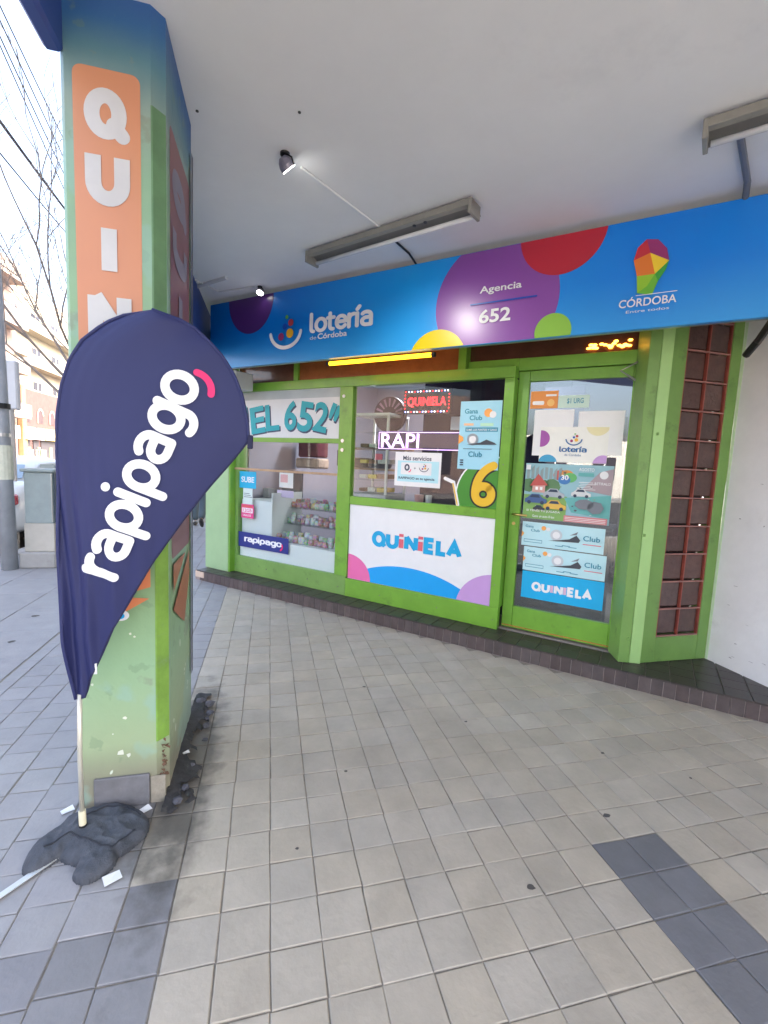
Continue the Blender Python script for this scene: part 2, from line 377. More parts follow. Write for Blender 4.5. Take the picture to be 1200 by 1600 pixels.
# the column of slabs right under the edge of the beige floor
lay(pave, "paving_slab", cells, GREY, GREYI, T, T)
cells = []
for i in range(0, 3):
    for j in range(-2, 30):
        x = -10.6*T-.284-.56*i; y = j*.56+.2
        if in_view(x, y): cells.append((x, y, None))
nar = tile_mesh("paving_slab", .088, T, GREY)
for j in range(-2, 34):
    o = bpy.data.objects.new("paving_slab", nar); COL.objects.link(o); o.parent = pave; o.location = (-1.595, (j+.3)*T, random.uniform(-.001, .001))
big = tile_mesh("concrete_slab", .56, .56, GREY)
for x, y, _ in cells:
    o = bpy.data.objects.new("concrete_slab", big); COL.objects.link(o); o.parent = pave; o.location = (x, y, random.uniform(-.001, .001))

# chewing gum marks
mb = MB()
for gx, gy, r in ((.896, -.124, .014), (1.407, .115, .016), (.35, .6, .008), (1.7, .5, .01), (.1, .2, .007), (1.1, .9, .009), (.6, 1.4, .01), (2.0, .25, .008), (-.9, 1.2, .015), (-1.2, 2.2, .02), (-2.0, 3.1, .03), (-1.9, 2.5, .025)):
    mb.add([(gx+r*random.uniform(.7, 1.3)*math.cos(a), gy+r*random.uniform(.5, 1)*math.sin(a), .0035) for a in [k*math.pi/6 for k in range(12)]], [tuple(range(12))])
gobj("dirt_spots", mb, pm("gum", (.09, .085, .08), .8), kind='stuff')

# ------------------------------------------------------------------ arcade ceiling, beam, side wall
H = 3.05
gobj("ceiling", MB().prism([(-.744, -3.6), (3.3, -3.6), (3.3, 2.0), (-.2, 5.2), (-.744, 5.2)], H, H+.35), CEIL)
BLUEP = pm("blue_beam_paint", (.035, .075, .28), .5, var=.12, scale=3)
edge = gobj("ceiling_edge_beam", MB().box(-.805, -.745, -3.6, .575, 2.83, 3.4).box(-.743, -.715, 1.161, 5.2, 2.52, 3.4), BLUEP, bevel=.012)
t = thing("upper_storeys", "upper storeys of the corner building resting on the arcade ceiling", "building", W, (3, 0, H+.36))
MB().prism([(-.74, -3.6), (16, -3.6), (16, 22), (-.74, 22)], H+.351, 15).build("wall", pm("upper_render", (.5, .5, .48), .85), t)  # unseen mass above the arcade, added to block the sun
for k in range(3):
    for j in range(5): MB().box(-.77, -.73, -2.5+j*5, -.9+j*5, 4.6+k*3, 6.0+k*3).build("window", pm("far_window_glass", (.05, .045, .06), .15, spec=.7), t)
t = thing("side_wall", "white plaster wall at the right, next to the red and black glass block panel", "wall", W, (3.17, -2.2, 0))
MB().box(3.17, 3.35, -3.6, 1.215, -.004, H).build("wall_surface", WALLW, t)
MB().box(3.166, 3.171, 1.195, 1.214, .12, 2.55).build("paint_edge", pm("pale_green_chips", (.62, .78, .55), .7), t)

RC2 = random.Random(5); mb = MB()
for k in range(26):
    y_, z_ = RC2.uniform(.2, 1.1), .2+RC2.random()**2*1.3; l_, h_ = RC2.uniform(.004, .02), RC2.uniform(.002, .006)
    mb.add([(3.1692, y_-l_, z_), (3.1692, y_+l_, z_+RC2.uniform(-.006, .006)), (3.1692, y_+l_*.6, z_+h_), (3.1692, y_-l_*.8, z_+h_)], [(0, 1, 2, 3)])
setp(mb.build("scuffs", pm("scuff", (.30, .30, .33), .8), t), kind='stuff')
# ------------------------------------------------------------------ step
step = gobj("step", MB().prism([(-1.22, .008), (5.0, .008), (5.0, 1.6), (-1.22, 1.6)], -.1, .112), MORTAR, fr=F)
ORG[step.name] = Vector((0, 0, 0))
rm = [tile_mesh("riser_tile", .0722, .118, BROWNT, irr=.0012) for _ in range(4)]
for k in range(76):
    s_ = -1.10+.0722*k
    if s_ > 4.6: break
    o = bpy.data.objects.new("riser_tile", rm[k % 4]); COL.objects.link(o); o.parent = step
    o.location = (s_, .0035, .060); o.rotation_euler = (math.pi/2, 0, random.gauss(0, .004))
tm = [tile_mesh("step_tile", .145, .145, BROWNTOP, irr=.001) for _ in range(3)]
for r_ in range(6):
    for k in range(44):
        s_ = -1.12+.145*k; d_ = .070+.145*r_
        if r_ > 1 and s_ < 3.3: continue
        p = F.w((s_, d_, 0))
        if p.x > 3.2 or s_ > 5.1: continue
        o = bpy.data.objects.new("step_tile", tm[k % 3]); COL.objects.link(o); o.parent = step
        o.location = (s_, d_, .1185); o.rotation_euler = (0, 0, random.gauss(0, .003))
MB().box(-1.215, -1.06, -.003, .05, .03, .108).build("broken_plaster", pm("bare_plaster", (.62, .48, .38), .9, bump=.5, bscale=60), step, bevel=.01)

# ------------------------------------------------------------------ shopfront joinery
shop = thing("shopfront", "green framed shop front with windows, door posts and transom under the blue sign", "shopfront", F, (.8, .25, .12))
def bar(name, x0, x1, y0, y1, z0, z1, mat=GREEN, bv=.0025): return MB().box(x0, x1, y0, y1, z0, z1).build(name, mat, shop, bevel=bv)
bar("sill_panel", -.84, .785, .24, .30, .12, .318, GREEND)
bar("sill_panel", .787, 2.352, .238, .30, .12, .303, GREEN)
bar("mullion", .648, .803, .235, .31, .319, 2.19)
bar("jamb", 2.276, 2.356, .235, .40, .304, 2.19)
bar("jamb", -.84, -.772, .24, .36, .319, 2.19, GREEND)
bar("head_rail", -.84, 2.356, .236, .31, 2.192, 2.282)
bar("middle_rail", -.771, .647, .242, .30, 1.643, 1.690)
bar("middle_rail", .804, 2.275, .239, .30, 1.052, 1.130)
bar("door_head_rail", 2.358, 3.262, .315, .40, 2.256, 2.352, GREEN)
for s_, wd_ in ((.03, .06), (1.86, .07)): bar("transom_bar", s_, s_+wd_, .25, .42, 2.284, 2.72)
AMB = pm("amber_transom_glass", (.30, .10, .03), .22, var=.25, scale=5, bump=.25, bscale=30, coat=.6)
AMBD = pm("brown_transom_glass", (.10, .04, .025), .22, var=.2, scale=5, bump=.25, bscale=30, coat=.6)
bar("transom_pane", -.80, .029, .275, .285, 2.284, 2.72, AMBD, 0)
bar("transom_pane", .091, 1.859, .275, .285, 2.284, 2.72, AMB, 0)
bar("head_rail", 1.931, 2.357, .311, .343, 2.20, 2.352)
bar("transom_pane", 1.931, 3.262, .345, .355, 2.353, 2.72, AMBD, 0)
bar("transom_wall", -.95, 3.9, .32, .45, 2.722, H-.001, CEIL, 0)
# window panes
bar("window_pane", -.771, .647, .262, .267, .319, 1.642, GLASSW, 0)
bar("window_pane", .804, 2.275, .262, .267, 1.131, 2.191, GLASSW, 0)
# pilasters and corner post
pil = MB().box(-1.235, -.84, .16, .52, .12, 2.9); pil.build("pilaster", pm("pale_pilaster_paint", (.33, .50, .27), .5, var=.06, bump=.12, bscale=30, dirt=(.3, .42, .25, .5), dscale=5, dthr=.66), shop, bevel=.004)  # paler than the frames: the daylight on it is put into the colour
MB().box(-.838, -.815, .165, .28, .12, 2.9).build("reveal", GREEN, shop, bevel=.002)
def wpoly(pts): return [tuple((F.R.transposed() @ (Vector((x, y, 0))-F.o))[:2]) for x, y in pts]
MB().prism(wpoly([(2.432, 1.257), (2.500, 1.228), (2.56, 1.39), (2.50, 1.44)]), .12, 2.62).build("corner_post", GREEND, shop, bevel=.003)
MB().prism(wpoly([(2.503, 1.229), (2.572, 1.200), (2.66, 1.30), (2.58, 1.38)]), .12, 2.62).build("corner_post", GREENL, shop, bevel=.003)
for p_ in ((2.48, 1.232, .30), (2.515, 1.222, 1.05), (2.53, 1.216, 1.75)):
    q = F.R.transposed() @ (Vector(p_)-F.o); MB().box(q.x-.008, q.x+.008, q.y-.008, q.y+.008, p_[2]-.01, p_[2]+.01).build("bolt", GREEND, shop, bevel=.003)
for z_ in (1.62, 1.71): MB().tube([(.70, .236, z_-.04), (.70, .228, z_-.04)], .018, 12).build("lock", METAL, shop)
MB().tube([(.70, .236, 2.10), (.70, .226, 2.10)], .016, 12).build("lock", WHITEP, shop)

sc_ = None
for s_, z_ in ((-.80, .2), (-.3, .22), (.3, .21), (.7, .2), (.72, .5), (.73, 1.2), (1.2, .2), (1.8, .2), (2.31, .5), (2.31, 1.5), (2.31, 2.1), (2.31, .2), (1.5, 1.09), (2.1, 1.09), (.9, 2.24), (1.6, 2.24), (0, 2.24)):
    o = MB().tube([(s_, .2395 if z_ < .4 and s_ < .78 else .2345, z_), (s_, .231, z_)], .0055, 8).build("screw", pm("dull_screw", (.22, .25, .18), .5, metal=.5), shop)
# door
door = MB().box(2.362, 2.449, .33, .375, .135, 2.250).build("door", GREEN, shop, bevel=.003)
for nm, a in (("door_rail", (2.450, 3.181, .3305, .375, .135, .323)), ("door_rail", (2.450, 3.181, .3305, .375, 2.168, 2.250)),
              ("door_stile", (3.182, 3.262, .33, .375, .135, 2.250))):
    MB().box(*a).build(nm, GREEN, door, bevel=.003)
MB().box(2.450, 3.181, .350, .356, .324, 2.167).build("pane", GLASSD, door)
hb = MB().tube([(2.405, .33, 1.10), (2.405, .275, 1.10), (2.52, .27, 1.10)], .009, 10); hb.build("handle", BRASS, door, smooth=True)
MB().tube([(2.405, .331, 1.02), (2.405, .322, 1.02)], .014, 12).build("lock", BRASS, door)
for z_ in (.42, 1.25, 2.0): MB().tube([(3.268, .325, z_-.04), (3.268, .325, z_+.04)], .009, 8).build("hinge", METAL, door)
MB().box(3.20, 3.245, .322, .33, 2.08, 2.23).build("closer", GREEN, door, bevel=.004)
MB().tube([(3.21, .32, 2.13), (3.10, .26, 2.2), (3.2, .29, 2.26)], .008, 6).build("closer_arm", METAL, door)
MB().box(2.37, 3.25, .324, .3295, .150, .156).build("orange_scrape", pm("orange_rust", (.55, .2, .05), .7), door)

# glass block panel (faces -Y, at the right of the corner post)
gbp = thing("glass_block_panel", "tall panel of dark glass blocks with rust red bars beside the white wall", "window", W, (2.9, 1.21, .12))
MB().box(2.582, 2.697, 1.212, 1.30, .12, 2.62).build("frame_post", GREEND, gbp, bevel=.003)
MB().box(3.076, 3.166, 1.213, 1.30, .12, 2.62).build("frame_post", GREEND, gbp, bevel=.003)
MB().box(2.698, 3.075, 1.214, 1.30, .12, .304).build("frame_sill", GREEND, gbp, bevel=.003)
MB().box(2.70, 3.074, 1.31, 1.33, .305, 2.62).build("backing", DARK, gbp)
RUST = pm("rust_red_paint", (.30, .07, .05), .5, var=.2, scale=20); RUSTP = pm("dusty_red_paint", (.36, .17, .15), .6, var=.2, scale=20)
GBLK = pm("dark_glass_block", (.10, .052, .045), .2, var=.2, scale=18, bump=.5, bscale=45, obj_rand=.2, spec=.7)
blk = None
for r_ in range(12):
    z0 = .318+.2015*r_
    if z0+.19 > 2.8: break
    for cidx in range(2):
        x0 = 2.706+.186*cidx
        if blk is None:
            blk = MB().box(x0+.004, x0+.176, 1.235, 1.30, z0+.005, z0+.190).build("glass_block", GBLK, gbp, bevel=.008); bz = z0; bx = x0
        else:
            o = blk.copy(); COL.objects.link(o); o.location = (x0-bx, 0, z0-bz)
    b = MB().box(2.698, 3.075, 1.218, 1.236, z0-.012, z0-.003).build("crossbar", RUSTP, gbp)
for x0 in (2.699, 2.884, 3.066): MB().box(x0, x0+.009, 1.219, 1.240, .305, 2.62).build("upright_bar", RUST, gbp)

# ------------------------------------------------------------------ fascia sign
sg = thing("fascia_sign", "long blue lottery sign board with purple, red, yellow and green circles above the shop windows", "sign", F, (1.8, -.2, 2.36))
SX0, SX1, SZ0, SZ1 = -.71, 4.5, 2.355, 3.0
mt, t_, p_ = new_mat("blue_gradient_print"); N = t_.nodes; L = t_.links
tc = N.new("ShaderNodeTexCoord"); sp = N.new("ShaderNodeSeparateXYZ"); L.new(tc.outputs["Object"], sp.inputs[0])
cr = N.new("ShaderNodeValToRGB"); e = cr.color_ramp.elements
e[0].position = 0; e[0].color = (0, .12, .45, 1); e[1].position = 1; e[1].color = (.02, .26, .80, 1)  # darker left end: shade on the sign put into the print colour
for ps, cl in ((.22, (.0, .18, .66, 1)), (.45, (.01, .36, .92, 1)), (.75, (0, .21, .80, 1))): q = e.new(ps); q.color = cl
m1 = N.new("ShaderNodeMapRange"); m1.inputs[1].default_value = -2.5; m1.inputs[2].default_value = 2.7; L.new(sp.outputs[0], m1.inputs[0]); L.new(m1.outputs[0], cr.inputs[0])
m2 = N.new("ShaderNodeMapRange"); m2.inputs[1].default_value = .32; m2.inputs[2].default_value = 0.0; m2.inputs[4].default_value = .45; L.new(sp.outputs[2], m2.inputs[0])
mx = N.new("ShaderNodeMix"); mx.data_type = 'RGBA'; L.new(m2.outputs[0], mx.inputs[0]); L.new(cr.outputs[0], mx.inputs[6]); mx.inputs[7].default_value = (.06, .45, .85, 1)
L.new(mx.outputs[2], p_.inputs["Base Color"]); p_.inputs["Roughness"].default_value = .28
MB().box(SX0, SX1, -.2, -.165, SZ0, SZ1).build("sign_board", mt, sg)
MB().box(SX0, SX1, -.164, -.13, SZ0+.002, SZ1-.002).build("sign_frame", METAL, sg)
A = Art(sg, (0, -.2, 0), (1, 0, 0), (0, 0, 1), (0, -1, 0), clipr=(SX0+.002, SX1-.002, SZ0+.002, SZ1-.002))
gl_ = lambda n, c: pm(n, c, .28, var=.02)
A.mesh("purple_circle", [circ(2.285, 2.64, .445, n=72)], gl_("purple_print", (.25, .075, .38)))
A.mesh("plum_circle", [circ(-.13, 2.975, .30, .315)], gl_("plum_print", (.07, .02, .15)))
A.mesh("red_circle", [circ(2.72, 3.02, .27)], gl_("red_print", (.50, .02, .045)))
A.mesh("yellow_circle", [circ(1.865, 2.25, .24)], gl_("yellow_print", (.78, .62, .0)))
A.mesh("green_circle", [circ(2.705, 2.39, .118)], gl_("lime_print", (.27, .56, .07)))
A.clipr = None
A.text("lettering", "Agencia", 2.180, 2.478, 2.690, 2.752, WPRINT, bold=.018)
A.text("lettering", "652", 2.188, 2.415, 2.495, 2.590, WPRINT, bold=.025)
A.rect("underline", 2.115, 2.588, 2.629, 2.640, gl_("royal_print", (.01, .07, .45)))
A.word("lettering", "lotería", .618, 1.285, 2.583, 2.715, WPRINT, wd=.30)
A.text("lettering", "de", .627, .700, 2.528, 2.560, WPRINT, bold=0)
A.text("lettering", "Córdoba", .715, 1.03, 2.525, 2.573, WPRINT, bold=.02)
def smile(A, cx, cy, r, wd, mat, dots=True, nm="smile"):
    pts = arc(cx, cy+r*.1, r, r*.82, 188, 352, 22); vs, fs = ribbon(pts, wd); k = A.k; A.k += 1
    MB().add([A.P(a, b, k) for a, b in vs], fs).build(nm, mat, A.p)
    if dots:
        for (dx, dy, rr, cl, cn) in ((-.28, -.28, .19, (.32, .04, .16), "magenta_print"), (.30, -.16, .23, (.80, .42, .02), "orange_print"), (.36, .34, .17, (.45, .05, .06), "brick_print"),
                                     (-.02, .18, .15, (.02, .08, .40), "royal_print"), (.10, .62, .10, (.10, .35, .06), "leaf_print")):
            A.mesh("dot", [circ(cx+dx*r, cy+dy*r+.1*r, rr*r, n=20)], gl_(cn, cl))
smile(A, .337, 2.62, .185, .034, WPRINT)
# map emblem: low-poly province shape
em = [("red", (.55, .03, .05), [(3.150, 2.76), (3.165, 2.83), (3.21, 2.872), (3.235, 2.79)]), ("magenta", (.30, .03, .16), [(3.21, 2.872), (3.27, 2.860), (3.32, 2.80), (3.337, 2.73), (3.235, 2.79)]),
      ("orange", (.75, .20, .03), [(3.15, 2.76), (3.235, 2.79), (3.27, 2.665), (3.175, 2.665)]), ("yellow", (.85, .62, .03), [(3.235, 2.79), (3.337, 2.73), (3.27, 2.665)]),
      ("lime", (.28, .55, .03), [(3.175, 2.665), (3.27, 2.665), (3.235, 2.60), (3.185, 2.565)]), ("grass", (.05, .38, .05), [(3.27, 2.665), (3.337, 2.73), (3.325, 2.68), (3.29, 2.62)]), ("leaf2", (.14, .47, .04), [(3.27, 2.665), (3.29, 2.62), (3.265, 2.545), (3.185, 2.565), (3.235, 2.60)])]
for nme, c_, pl in em: A.mesh("emblem_facet", [pl], gl_(nme+"_facet", c_), k=8)
A.rect("line", 3.18, 3.395, 2.545, 2.549, WPRINT)
A.text("lettering", "CÓRDOBA", 3.092, 3.395, 2.482, 2.542, WPRINT, bold=.012)
A.text("lettering", "Entre todos", 3.135, 3.362, 2.447, 2.463, WPRINT, bold=.0)
MB().tube([(3.86, -.22, 2.33), (3.86, -.20, 2.36)], .02, 10).build("bolt", BLACK, sg)
MB().tube([(3.86, -.17, 2.345), (3.84, .1, 2.30), (3.80, .2, 2.24)], .022, 8).build("bracket", BLACK, sg)
gt = thing("end_light_box", "small pale metal box hanging under the left end of the blue sign", "box", F, (-.62, -.1, 2.2))
MB().box(-.82, -.44, -.12, .14, 2.175, 2.352).build("body", pm("pale_metal", (.5, .52, .55), .4), gt, bevel=.006)
MB().box(-.438, -.432, -.125, -.10, 2.17, 2.352).build("trim", WHITEP, gt)
# LED tubes under the sign
def amber_emitter(nm, label, s0, s1, z, st):
    t = thing(nm, label, "LED tube", F, ((s0+s1)/2, -.14, z))
    MB().tube([(s0, -.14, z), (s1, -.14, z)], .017, 10).build("tube", emis("amber_led", (1, .42, .01), st*.35), t)
    for s_ in (s0-.012, s1+.012): MB().tube([(s_-.014, -.14, z), (s_+.014, -.14, z)], .02, 10).build("end_cap", BLACK, t)
amber_emitter("led_tube", "lit amber LED tube fixed under the blue sign above the left windows", .80, 1.80, 2.325, 3.2)
l2 = thing("led_cluster", "small cluster of lit amber LEDs in the transom over the door", "LED light", F, (3.0, .3, 2.4))  # amber emissive dots, not certain to be LEDs
mb = MB()
for k in range(26):
    a, b = 2.86+random.random()*.28, 2.385+random.random()*.045*(1-abs(k-13)/20); mb.add([(a+.017*math.cos(i*1.05)-.0, .338, b+.009*math.sin(i*1.05)) for i in range(6)], [tuple(range(6))])
mb.v = [Vector((v.x, .338-.0004*i/6, v.z)) for i, v in enumerate(mb.v)]
mb.build("led", emis("amber_led_small", (1, .45, .04), 2.2), l2)  # small amber emissive dots just in front of the transom pane

# ------------------------------------------------------------------ ceiling lamps, conduits
def fluorescent(label, p0, p1):
    a = Vector((*p0, H)); b = Vector((*p1, H)); L_ = (b-a).length; an = math.atan2(b.y-a.y, b.x-a.x)
    fr = Frame(F.w(a), F.rz+an); t = thing("fluorescent_fixture", label, "ceiling lamp", fr, (L_/2, 0, 0), "fluorescent fixtures under the arcade ceiling")
    HM = pm("aged_white_metal", (.27, .265, .24), .5, var=.12, scale=6, dirt=(.15, .14, .12, .6), dscale=5, dthr=.6)
    MB().prism([(0, -.055), (L_, -.055), (L_, -.012), (0, -.012)], -.050, -.012).build("housing", HM, t, bevel=.003)
    MB().add([(0, -.012, -.02), (L_, -.012, -.02), (L_, .075, -.062), (0, .075, -.062), (0, -.012, -.026), (L_, -.012, -.026), (L_, .075, -.068), (0, .075, -.068)],
             [(0, 1, 2, 3), (4, 5, 6, 7), (0, 1, 5, 4), (2, 3, 7, 6), (0, 3, 7, 4), (1, 2, 6, 5)]).build("reflector", pm("dull_reflector", (.20, .20, .20), .35, metal=.3), t)
    MB().tube([(.03, .035, -.078), (L_-.03, .035, -.078)], .014, 12).build("tube", pm("dark_lamp_tube", (.78, .80, .84), .25), t, smooth=True)
    for x in (.0, L_-.02): MB().box(x, x+.02, -.062, .07, -.098, -.015).build("lamp_holder", HM, t, bevel=.003)
    for x in (L_*.7, L_*.76): MB().tube([(x, -.03, -.066), (x, -.03, -.060)], .012, 8).build("screw", BLACK, t)
fluorescent("complete fluorescent fixture on the ceiling between the round spotlight and the blue sign", (.96, -.62), (2.32, -.745))
fluorescent("fluorescent fixture on the ceiling cut by the right edge of the picture", (3.43, -.86), (4.72, -.98))
def tubething(nm, label, cat, pts, r, mat, fr=F, n=8):
    o = MB().tube(pts, r, n).build(nm, mat, fr=fr, org=pts[0]); return setp(o, label, cat)
GREYP = pm("grey_pvc", (.55, .56, .58), .5)
tubething("conduit", "white flat conduit running from the spotlight to the fluorescent fixture", "conduit", [(1.58, -1.45, H-.008), (1.64, -.70, H-.008)], .006, WHITEP)
tubething("conduit", "thin dark cable from the complete fluorescent fixture down to the sign", "cable", [(1.64, -.52, H-.01), (1.64, -.30, H-.01), (1.645, -.17, 3.0)], .008, BLACK)
tubething("conduit", "grey pipe between the right hand fixture and the sign", "conduit", [(3.57, -.76, H-.016), (3.66, -.30, H-.016), (3.67, -.18, 3.0)], .016, pm("dark_grey_pvc", (.16, .17, .2), .5))
tubething("conduit", "pale cable clipped to the ceiling at the left end of the sign", "cable", [(-.35, -.75, H-.008), (-.40, -.35, H-.01), (.02, -.30, H-.01)], .007, GREYP)
def spot(label, s, d, aim, power, sc=1.0):
    t = thing("spotlight", label, "spotlight", F, (s, d, H), "small round spotlights on the arcade ceiling")
    MB().tube([(s, d, H), (s, d, H-.012)], .035*sc, 14).build("mount", BLACK, t)
    for sg_ in (-1, 1):
        MB().tube([(s+sg_*.02*sc, d, H-.01), (s+sg_*.058*sc, d+.005, H-.04*sc), (s+sg_*.060*sc, d+.02, H-.085*sc)], .006*sc, 6).build("bracket", BLACK, t)
    ax = (Vector(aim)-Vector((s, d, H-.08))).normalized(); c = Vector((s, d+.01, H-.07*sc))
    MB().tube([c-ax*.05*sc, c-ax*.03*sc, c, c+ax*.03*sc], [.025*sc, .045*sc, .058*sc, .058*sc], 16).build("lamp_head", pm("spot_body", (.26, .25, .32), .3, metal=.4), t, smooth=False)
    MB().tube([c+ax*.0302*sc, c+ax*.036*sc], .050*sc, 16).build("lens", emis("warm_white_lens", (1, .98, .90), 4), t)
    ld = bpy.data.lights.new("spotlight_lamp", 'SPOT'); ld.energy = power; ld.color = (1, .97, .92); ld.spot_size = rad(84); ld.spot_blend = 1; ld.shadow_soft_size = .045
    lo = bpy.data.objects.new("spotlight_lamp", ld); COL.objects.link(lo); lo.parent = t; loc = c+ax*.05*sc-Vector((s, d, H)); lo.location = loc
    lo.rotation_euler = (-ax).to_track_quat('Z', 'Y').to_euler()
spot("lit spotlight in a black bracket in the open middle of the ceiling", 1.575, -1.57, (1.9, -.5, 1.95), 12, .72)
spot("lit spotlight tucked behind the upper left corner of the blue sign", .06, -.27, (.3, -1.2, 1.2), 2.5, .6)
mb = MB()
for s_, d_ in ((1.41, -1.977), (1.832, -1.753)): mb.tube([(s_, d_, H+.001), (s_, d_, H-.004)], .007, 8)
setp(mb.build("screw_stubs", BLACK, fr=F), kind='stuff')
tubething("cornice_strip", "narrow dark strip on the ceiling above the left end of the sign", "strip", [(-.62, -.52, H-.006), (-.05, -.56, H-.006)], .02, GREYP)  # thin tube added where a shadow lies on the ceiling

# ------------------------------------------------------------------ shop interior
SHADEV = pm("dark_violet_curtain", (.035, .025, .06), .8)
room = thing("shop_room", "room behind the shop windows with lilac grey walls", "room", F, (1.2, 1.8, .12))
LILAC = pm("lilac_wall_paint", (.33, .31, .38), .8, var=.03)
MB().box(-.83, 3.5, 3.3, 3.4, .12, 2.8).build("back_wall", LILAC, room)
MB().box(-.9, -.82, .45, 3.3, .12, 2.8).build("side_wall", LILAC, room)
MB().box(3.28, 3.36, .7, 3.3, .12, 2.8).build("side_wall", LILAC, room)
MB().box(-.82, 3.28, .31, 3.3, .113, .125).build("room_floor", pm("room_floor", (.25, .22, .2), .5), room)
MB().box(-.82, 3.28, .30, 3.3, 2.73, 2.8).build("room_ceiling", WHITEP, room)
MB().box(.95, 2.29, 3.28, 3.299, .2, 2.7).build("dark_panel", pm("dark_violet_panel", (.05, .04, .08), .5), room)  # dark violet put in to deepen the shade behind the second window
MB().box(2.3, 3.0, 3.28, 3.299, .2, 2.2).build("doorway", DARK, room)
MB().box(1.02, 2.35, 1.36, 1.38, .2, 2.7).build("curtain", SHADEV, room)  # dark sheet added to keep the room dark behind the LED signs
it = thing("room_lamp", "lit strip lamp on the shop's ceiling seen through the window", "ceiling lamp", F, (1.2, 1.6, 2.7))
MB().box(.3, 2.1, 1.55, 1.65, 2.69, 2.73).build("diffuser", emis("cool_white_diffuser", (.95, .97, 1), 5), it)
ld = bpy.data.lights.new("room_lamp_light", 'AREA'); ld.shape = 'RECTANGLE'; ld.size = 1.8; ld.size_y = .3; ld.energy = 14; ld.color = (.95, .97, 1)
lo = bpy.data.objects.new("room_lamp_light", ld); COL.objects.link(lo); lo.parent = it; lo.location = (0, 0, -.03)

# left window: wooden ledge, counter with goods
setp(MB().box(-.87, .648, .225, .238, 1.322, 1.345).build("wooden_ledge", pm("pale_wood", (.45, .30, .18), .5, var=.15, scale=12), fr=F, org=(-.1, .23, 1.33), bevel=.002),
     "thin pale wooden ledge running across the left window", "ledge")
ct = thing("white_counter", "white counter standing inside the left window", "counter", F, (-.1, .5, .12))
MB().box(-.765, .64, .275, .70, .12, .54).build("lower_front", WHITEP, ct, bevel=.003)
MB().box(-.765, -.30, .30, .80, .541, .98).build("cash_desk", WHITEP, ct, bevel=.003)
MB().box(-.298, -.285, .30, .80, .541, 1.08).build("divider", WHITEP, ct)
for z_ in (.72, .90): MB().box(-.28, .64, .42+(z_-.5)*.35, .75, z_, z_+.01).build("shelf", GLASSW, ct)
ORD = "first second third fourth fifth sixth seventh eighth ninth tenth eleventh twelfth thirteenth".split()
cols = {"red": (.5, .06, .05), "white": (.7, .7, .7), "green": (.12, .4, .12), "yellow": (.7, .55, .08), "pink": (.65, .2, .25), "brown": (.2, .1, .06)}
def packet(nm, label, s, d, z, w_, dp, h_, mat, group, rz=0):
    o = MB().box(-w_/2, w_/2, -dp/2, dp/2, 0, h_).build(nm, mat, bevel=.006)
    o.location = F.w((s, d, z)); o.rotation_euler = (0, 0, F.rz+rz); return setp(o, label, "packet", group)
def print_mat(name, c):
    if name in MATS: return MATS[name]
    mt, t, p = new_mat(name); N = t.nodes; L = t.links; vo = N.new("ShaderNodeTexVoronoi"); vo.inputs["Scale"].default_value = 55; geo = N.new("ShaderNodeNewGeometry"); L.new(geo.outputs["Position"], vo.inputs["Vector"])
    x = N.new("ShaderNodeMix"); x.data_type = 'RGBA'; x.inputs[0].default_value = .28; x.inputs[6].default_value = (*c, 1); L.new(vo.outputs["Color"], x.inputs[7]); L.new(x.outputs[2], p.inputs["Base Color"]); p.inputs["Roughness"].default_value = .3
    MATS[name] = mt; return mt
def pouch(w_, dp, h_):
    mb = MB(); R0 = []
    for t_, k in ((0, .75), (.12, 1), (.5, 1.08), (.85, .75), (1, .35)):
        R0.append([(w_/2*math.copysign(abs(math.cos(a))**.6, math.cos(a))*(1 if t_ < 1 else .96), dp/2*k*math.copysign(abs(math.sin(a))**.6, math.sin(a)), h_*t_) for a in [i*math.pi/5 for i in range(10)]])
    return mb.loft(R0)
pool = ["white", "white", "pink", "red", "green", "yellow", "brown", "white"]
for row, (z_, d0) in enumerate(((.543, .36), (.731, .54), (.911, .62))):
    rn = ("bottom", "middle", "top")[row]
    for dep in range(2):
        for k in range(13):
            cn = random.choice(pool); s_ = -.25+k*.068+random.uniform(-.012, .012)
            o = pouch(random.uniform(.055, .085), .05, random.uniform(.05, .085)+.035*dep).build("sweet_packet", print_mat("print_"+cn, tuple(.08+.6*v for v in cols[cn])), smooth=True)
            o.location = F.w((s_, d0+.02+.075*dep+random.uniform(-.01, .01), z_)); o.rotation_euler = (random.uniform(-.15, .15), 0, F.rz+random.uniform(-.4, .4))
            setp(o, f"{cn} sweet packet, {ORD[k]} from the left, {'front' if dep == 0 else 'back'} row of the {rn} shelf", "packet", "packets in the left window display")
for nm, lb, a, mt_ in (("monitor", "dark computer monitor on the white cash desk in the left window", (-.62, -.30, .8, .84, 1.0, 1.30), pm("screen_dark", (.02, .035, .06), .2)),
                       ("printer", "grey ticket printer beside the monitor on the cash desk", (-.74, -.64, .6, .8, .985, 1.10), pm("grey_plastic", (.2, .2, .22), .5))):
    o = MB().box(*a).build(nm, mt_, fr=F, org=((a[0]+a[1])/2, a[2], a[4]), bevel=.008); setp(o, lb, nm)
def sheet(nm, label, cat, s0, s1, z0, z1, d, mat, group=None, fr=F, th=.0012):
    t = thing(nm, label, cat, fr, ((s0+s1)/2, d, z0), group)
    MB().box(s0, s1, d, d+th, z0, z1).build("paper", mat, t)
    return Art(t, (0, d, 0), (1, 0, 0), (0, 0, 1), (0, -1, 0), step=.0006)
PAPER = flat("paper_white", (.80, .81, .84)); INK = flat("ink", (.03, .05, .10)); TEALI = flat("teal_ink", (.02, .25, .38)); CYAN = flat("cyan_print", (.0, .40, .80)); LBLUE = flat("pale_blue_print", (.35, .68, .85))
